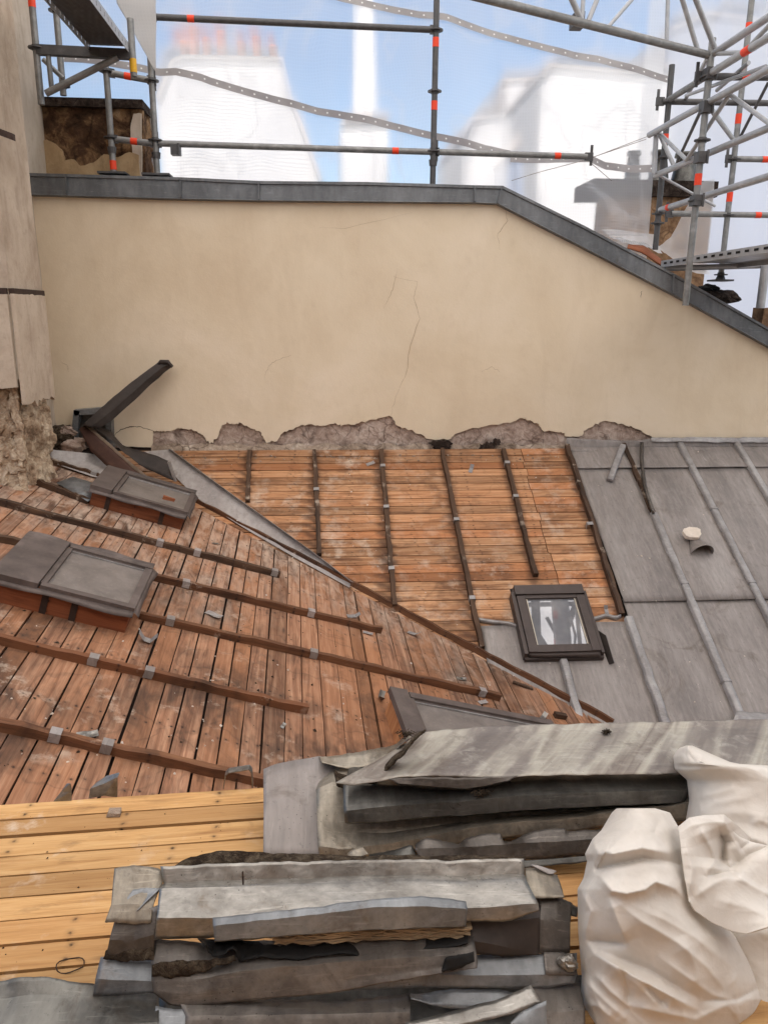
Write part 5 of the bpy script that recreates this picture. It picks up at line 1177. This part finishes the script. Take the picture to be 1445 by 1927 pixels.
sheet([([(770, 1870), (850, 1862), (930, 1862), (1000, 1872)], 1.535), ([(775, 1880), (840, 1898), (900, 1900), (960, 1890)], 1.50)], 'zinc_blue', 'grey strip lying behind the crossing silver one', 'zinc_strip', n=24, amp=.003, seed=33)
sheet([([(760, 1925), (850, 1905), (940, 1880), (998, 1853)], (1.46, 1.50)), ([(790, 1950), (880, 1930), (960, 1910), (1018, 1888)], (1.43, 1.46))], 'zinc_silver', 'silver grey zinc strip slanting across the bottom of the pile', 'zinc_strip', n=24, amp=.003, seed=34)
sheet([([(980, 1905), (1005, 1894), (1028, 1884)], 1.455), ([(960, 1925), (1000, 1928), (1028, 1926)], 1.43), ([(960, 1990), (1030, 1990)], 1.39)], 'zinc_blue', 'folded blue grey corner under the slanting strip', 'torn_zinc', n=14, amp=.003, seed=35)
sheet([([(1000, 1850), (1040, 1850), (1090, 1850)], 1.545), ([(1010, 1900), (1050, 1905), (1100, 1900)], 1.47), ([(1020, 1990), (1100, 1990)], 1.40)], 'zinc_brown', 'dark brown zinc sheet between the strips and the sack', n=20, amp=.004, seed=36)
mb = MB(); p = at(458, 1664, 1.655*PK); mb.tube([p, p + V((0, 0, .035))], .0022, 6); tag(link('nail', mb, 'iron'), 'black nail standing in the crease of the bright gutter', 'nail')
# twigs and moss on the sheets
random.seed(9)
PK = 1.
for k, (x, y, Y, lb) in enumerate(((905, 1497, 1.985, 'clump of dry moss hanging over the dark length'), (765, 1386, 2.24, 'clump of dry moss at the corner of the top sheet'), (1140, 1381, 2.24, 'small tuft of dry moss on the top sheet'))):
    mb = MB(); c = at(x, y, Y) + V((0, 0, .006)); s = (.035, .04, .018)[k]
    for i in range(150):
        a = random.uniform(0, 6.28); r = random.random()**1.3*s; p = c + V((math.cos(a)*r, math.sin(a)*r*.4, random.uniform(-.2, .3)*s)); d = V((random.uniform(-1, 1), random.uniform(-1, 1), random.uniform(-.5, .7)))*.008
        mb.tube([p, p+d*.6+V((0, 0, .002)), p+d], .0011, 4, False)
    o = link('moss_clump', mb, 'dirt'); tag(o, lb, 'moss', None, 'stuff')
# ================================================================== SACKS
def lerp_tab(tab, y):
    if y <= tab[0][0]: return tab[0][1]
    for (a, b), (c, d) in zip(tab, tab[1:]):
        if y <= c: return b + (d-b)*(y-a)/(c-a)
    return tab[-1][1]
def seg_d(px, py, pl):
    """signed distance to a polyline and a weight that fades at its ends"""
    best = (1e9, 1, 0); L = 0; tot = sum(math.dist(a, b) for a, b in zip(pl, pl[1:]))
    for (ax, ay), (bx, by) in zip(pl, pl[1:]):
        dx, dy = bx-ax, by-ay; l = math.hypot(dx, dy); t = max(0, min(1, ((px-ax)*dx+(py-ay)*dy)/(l*l)))
        qx, qy = ax+dx*t, ay+dy*t; d = math.hypot(px-qx, py-qy)
        if d < best[0]: best = (d, 1 if (dx*(py-qy)-dy*(px-qx)) > 0 else -1, (L+t*l)/tot)
        L += l
    return best
def folds(px, py, FL):
    h = 0
    for pl, amp, wa, wb in FL:                       # wa: fall-off on the right hand of the line, wb: on the left
        d, s, f = seg_d(px, py, pl); w = wa if s > 0 else wb
        d = math.sqrt(d*d+2.5)-1.6
        if d < w*4: h += 1.7*amp*math.exp(-d/w)*min(1, 4*f+.12)*min(1, 4*(1-f)+.12)
    return h
def cr(pl): return [(1060+x/3.52, 1380+y/3.52) for x, y in pl]
def wrk(p, s=1., sd=0):
    w = V((nz(p*3, 1, sd+1), nz(p*3, 1, sd+2), nz(p*3, 1, sd+3)))*.10; h = 0
    for f, a, wd, st in ((4., .012, .14, (1., 1.7, .55)), (9., .0055, .10, (1.5, 1., .55)), (21., .0015, .14, (1, 1.5, .8))):
        q = V(((p.x*.8+p.z*.6)*st[0], p.y*st[1], (p.z*.8-p.x*.6)*st[2])) + w
        d = noise.voronoi(q*f + V((sd, sd*2, 0)))[0]; e = math.sqrt((d[1]-d[0])**2+.002)-.045
        mk = max(0., min(1., .45 + 1.6*nz(p, 3.2, sd+f)))
        h += mk*(a*(math.exp(-e/wd)-.3) - a*.5*d[0])
    return h + nz(p, 5, sd)*.012
def sack(lt, rt_, yt, FL, y0, y1, depth, label, seed, nr=190, nf=170, nb=24):
    mb = MB(); G = []
    for j in range(nr+1):
        y = y0 + (y1-y0)*j/nr; xl_, xr = lerp_tab(lt, y), lerp_tab(rt_, y); Yf = lerp_tab(yt, y); row = []
        for i in range(nf+1):
            a = math.pi*i/nf; s = -math.cos(a); px = (xl_+xr)/2 + s*(xr-xl_)/2
            e = math.sin(a); p = at(px, y, Yf + depth*(1-e**.8)); rd = (p-CAM).normalized()
            k = min(1, 3.*e+.15)
            p = p - rd*((folds(px, y, FL) + wrk(p, 1., seed))*k)
            row.append(p)
        for i in range(1, nb):
            a = math.pi*i/nb; row.append(at((xl_+xr)/2 + math.cos(a)*(xr-xl_)/2, y + 5*math.sin(a), Yf + depth*(1+.9*math.sin(a))))
        G.append(row)
    t = sum(G[0], V((0, 0, 0)))/len(G[0]); mb.grid(G, .5, True)
    mb.grid([G[0], [t + (p-t)*.5 - V((0, 0, .012)) for p in G[0]], [t + (p-t)*.05 - V((0, 0, .03)) for p in G[0]]], .5, True)
    s_ = thing('rubble_sack', V((t.x, t.y, 0)), label, 'sack', 'white rubble sacks'); link('body', mb, 'bag', s_, True); return s_
FL1 = [(cr([(185, 810), (215, 905), (330, 872), (530, 832), (700, 850), (790, 880)]), -.022, 4, 13), (cr([(215, 760), (330, 800), (520, 760), (720, 800)]), .020, 16, 14),
       (cr([(215, 915), (320, 1045), (420, 1062), (540, 1035), (610, 985), (740, 1030), (815, 1105)]), .022, 9, 16), (cr([(300, 1085), (340, 1200), (415, 1385)]), .016, 8, 16), (cr([(160, 1375), (290, 1385), (420, 1395)]), -.014, 5, 6),
       (cr([(160, 1400), (205, 1465), (350, 1545), (520, 1640), (890, 1835)]), .024, 20, 9), (cr([(380, 1545), (420, 1680), (430, 1800)]), -.013, 6, 12), (cr([(530, 1660), (600, 1730), (690, 1815)]), -.012, 6, 10),
       (cr([(200, 1590), (310, 1710), (440, 1815)]), .012, 6, 12), (cr([(150, 1790), (230, 1810), (340, 1900)]), .010, 6, 10), (cr([(780, 1340), (860, 1520), (910, 1720)]), .012, 25, 18), (cr([(900, 1775), (1150, 1765), (1340, 1660)]), -.012, 5, 12),
       (cr([(240, 1440), (560, 1560), (900, 1760)]), -.012, 8, 8), (cr([(560, 1120), (760, 1230), (1000, 1480)]), .010, 30, 20), (cr([(100, 1010), (180, 1180), (130, 1380)]), .010, 10, 10), (cr([(430, 1800), (650, 1850), (900, 1900)]), .010, 8, 14),
       (cr([(330, 1100), (520, 1250), (760, 1390), (960, 1560), (1060, 1700)]), .014, 34, 14), (cr([(430, 1130), (680, 1240), (900, 1370), (1120, 1560)]), .009, 26, 12), (cr([(240, 1500), (480, 1660), (700, 1860)]), .010, 20, 9), (cr([(120, 1620), (260, 1760), (420, 1900)]), .010, 14, 8), (cr([(620, 1470), (820, 1620), (1000, 1740), (1200, 1790)]), .010, 22, 10),
       (cr([(180, 690), (230, 800), (190, 900)]), .012, 8, 8), (cr([(420, 560), (520, 700), (500, 820)]), .006, 12, 20), (cr([(640, 560), (600, 660), (700, 780)]), -.005, 8, 8)]
sk1 = sack([(1521, 1160), (1530, 1150), (1562, 1131), (1579, 1114), (1607, 1100), (1621, 1104), (1653, 1097), (1673, 1086), (1749, 1087), (1834, 1094), (1871, 1091), (1920, 1097), (2000, 1115), (2060, 1150)],
           [(1521, 1232), (1529, 1260), (1556, 1276), (1600, 1292), (1627, 1300), (1692, 1330), (1726, 1352), (1763, 1384), (1806, 1409), (1849, 1430), (1880, 1443), (1908, 1440), (1930, 1425), (2000, 1400), (2060, 1370)],
           [(1521, 1.60), (1560, 1.53), (1600, 1.475), (1660, 1.43), (1740, 1.39), (1840, 1.345), (1930, 1.315), (2000, 1.315), (2060, 1.33)], FL1, 1521, 2050, .17, 'front white woven rubble sack slumped beside the zinc pile', 3)
# the mouth of the front sack, folded open to the right
FL2 = [(cr([(900, 620), (985, 780), (1000, 840), (940, 950)]), .016, 9, 12), (cr([(1085, 720), (1095, 880), (1090, 910)]), .014, 8, 14), (cr([(1090, 900), (1230, 800), (1400, 730)]), -.014, 6, 12), (cr([(1090, 905), (1230, 1000), (1400, 1100)]), .014, 10, 6),
       (cr([(940, 945), (1090, 920), (1180, 930)]), -.016, 6, 10), (cr([(860, 1090), (1000, 990), (1120, 930)]), .008, 12, 12), (cr([(1150, 780), (1230, 720), (1250, 690)]), -.010, 6, 8), (cr([(1040, 900), (1060, 720), (1020, 620)]), -.045, 20, 26), (cr([(800, 700), (850, 900), (830, 1080)]), .010, 9, 9), (cr([(1000, 1100), (1200, 1150), (1400, 1240)]), .006, 14, 20), (cr([(1180, 930), (1300, 1020), (1420, 1200)]), -.008, 8, 12)]
def flap(rows, FL, parent, seed, nm='mouth', n=120, sub=26, m='bag'):
    R = []
    for pts, Y in rows:
        Y0, Y1 = Y if isinstance(Y, tuple) else (Y, Y); R.append([(x, y, Y0+(Y1-Y0)*i/(n-1)) for i, (x, y) in enumerate(resample(pts, n))])
    G = []
    for a, b in zip(R, R[1:]):
        for k in range(sub):
            f = k/sub; G.append([tuple(p[q]+(r[q]-p[q])*f for q in range(3)) for p, r in zip(a, b)])
    G.append(R[-1]); H = []
    for row in G:
        o = []
        for x, y, Y in row:
            p = at(x, y, Y); rd = (p-CAM).normalized(); o.append(p - rd*(folds(x, y, FL) + wrk(p, 1., seed)*.8))
        H.append(o)
    mb = MB(); mb.grid(H); return link(nm, mb, m, parent, True, .003)
flap([(cr([(755, 625), (830, 562), (930, 545), (1060, 540), (1160, 620), (1235, 690)]), (1.56, 1.60)), (cr([(765, 660), (850, 610), (960, 590), (1060, 590), (1150, 680), (1225, 720)]), (1.53, 1.58)), (cr([(780, 800), (900, 800), (1000, 830), (1095, 890), (1250, 830), (1420, 760)]), (1.49, 1.56)),
      (cr([(800, 960), (900, 960), (1000, 960), (1100, 960), (1260, 1000), (1420, 1060)]), (1.46, 1.50)), (cr([(825, 1090), (900, 1130), (1000, 1150), (1120, 1180), (1250, 1180), (1420, 1190)]), (1.43, 1.43)), (cr([(832, 1115), (862, 1172), (975, 1252), (1110, 1312), (1210, 1330), (1420, 1265)]), (1.42, 1.385))], FL2, sk1, 8)
FL3 = [(cr([(740, 252), (1000, 222), (1245, 209), (1400, 240)]), .010, 6, 10), (cr([(800, 320), (1000, 330), (1250, 360)]), -.007, 8, 12), (cr([(830, 440), (1050, 380), (1200, 330)]), .008, 12, 14), (cr([(1230, 600), (1300, 580), (1420, 620)]), .008, 8, 10), (cr([(900, 110), (920, 170), (900, 230)]), .009, 8, 8), (cr([(780, 160), (830, 140), (880, 200)]), -.006, 6, 8), (cr([(850, 560), (1000, 460), (1250, 420)]), .008, 20, 16), (cr([(1200, 680), (1330, 720), (1420, 780)]), .01, 8, 12)]
sk2 = sack([(1403, 1290), (1408, 1276), (1423, 1266), (1448, 1269), (1468, 1292), (1505, 1296), (1547, 1289), (1600, 1290), (1700, 1300), (1900, 1330)],
           [(1403, 1302), (1420, 1340), (1437, 1380), (1442, 1470), (1470, 1560), (1600, 1640), (1900, 1640)],
           [(1403, 1.88), (1448, 1.80), (1470, 1.79), (1550, 1.72), (1650, 1.60), (1760, 1.50), (1900, 1.40), (1990, 1.36)], FL3, 1403, 1980, .2, 'rear white woven rubble sack behind the front one, its rim folded over', 6, 150, 150)

# ------------------------------------------------------------------ grit and crumbs
random.seed(77)
def grit(nm, m, label, n, fn, nn, s0, s1):
    mb = MB()
    for _ in range(n):
        p = fn(); s = random.uniform(s0, s1)*random.choice([.6, 1, 1, 1.5]); a = Matrix.Rotation(random.uniform(0, 6.28), 3, nn) @ (X_ - nn*X_.dot(nn)).normalized(); b = nn.cross(a)
        q = [p + a*s*random.uniform(.5, 1.) , p + b*s*random.uniform(.4, .9), p - a*s*random.uniform(.5, 1.), p - b*s*random.uniform(.4, .9)]; t = p + nn*s*random.uniform(.4, .9)
        for i in range(4): mb.face([q[i], q[(i+1) % 4], t])
    tag(link(nm, mb, m), label, 'grit', None, 'stuff')
grit('pale_grit', 'chip', 'pale plaster crumbs scattered over the brown boards', 170, lambda: onB(random.uniform(0, 1000), random.uniform(900, 1480), .001), BN, .003, .009)
grit('dark_grit', 'dirt', 'dark crumbs scattered over the brown boards', 220, lambda: onB(random.uniform(0, 1000), random.uniform(900, 1480), .001), BN, .003, .010)
grit('pale_grit', 'chip', 'pale plaster crumbs on the orange boards and zinc slope', 90, lambda: onF(random.uniform(420, 1440), random.uniform(850, 1340), .03), FN, .004, .010)
grit('dark_grit', 'dirt', 'dark crumbs strewn on the yellow deck', 70, lambda: onD(random.uniform(0, 520), random.uniform(1500, 1860), .001), Z_, .0015, .004)
grit('pale_grit', 'fillet', 'mortar crumbs fallen along the foot of the broken render', 160, lambda: onF(random.uniform(300, 1060), 856 + abs(random.gauss(0, 7)), .004), FN, .004, .014)
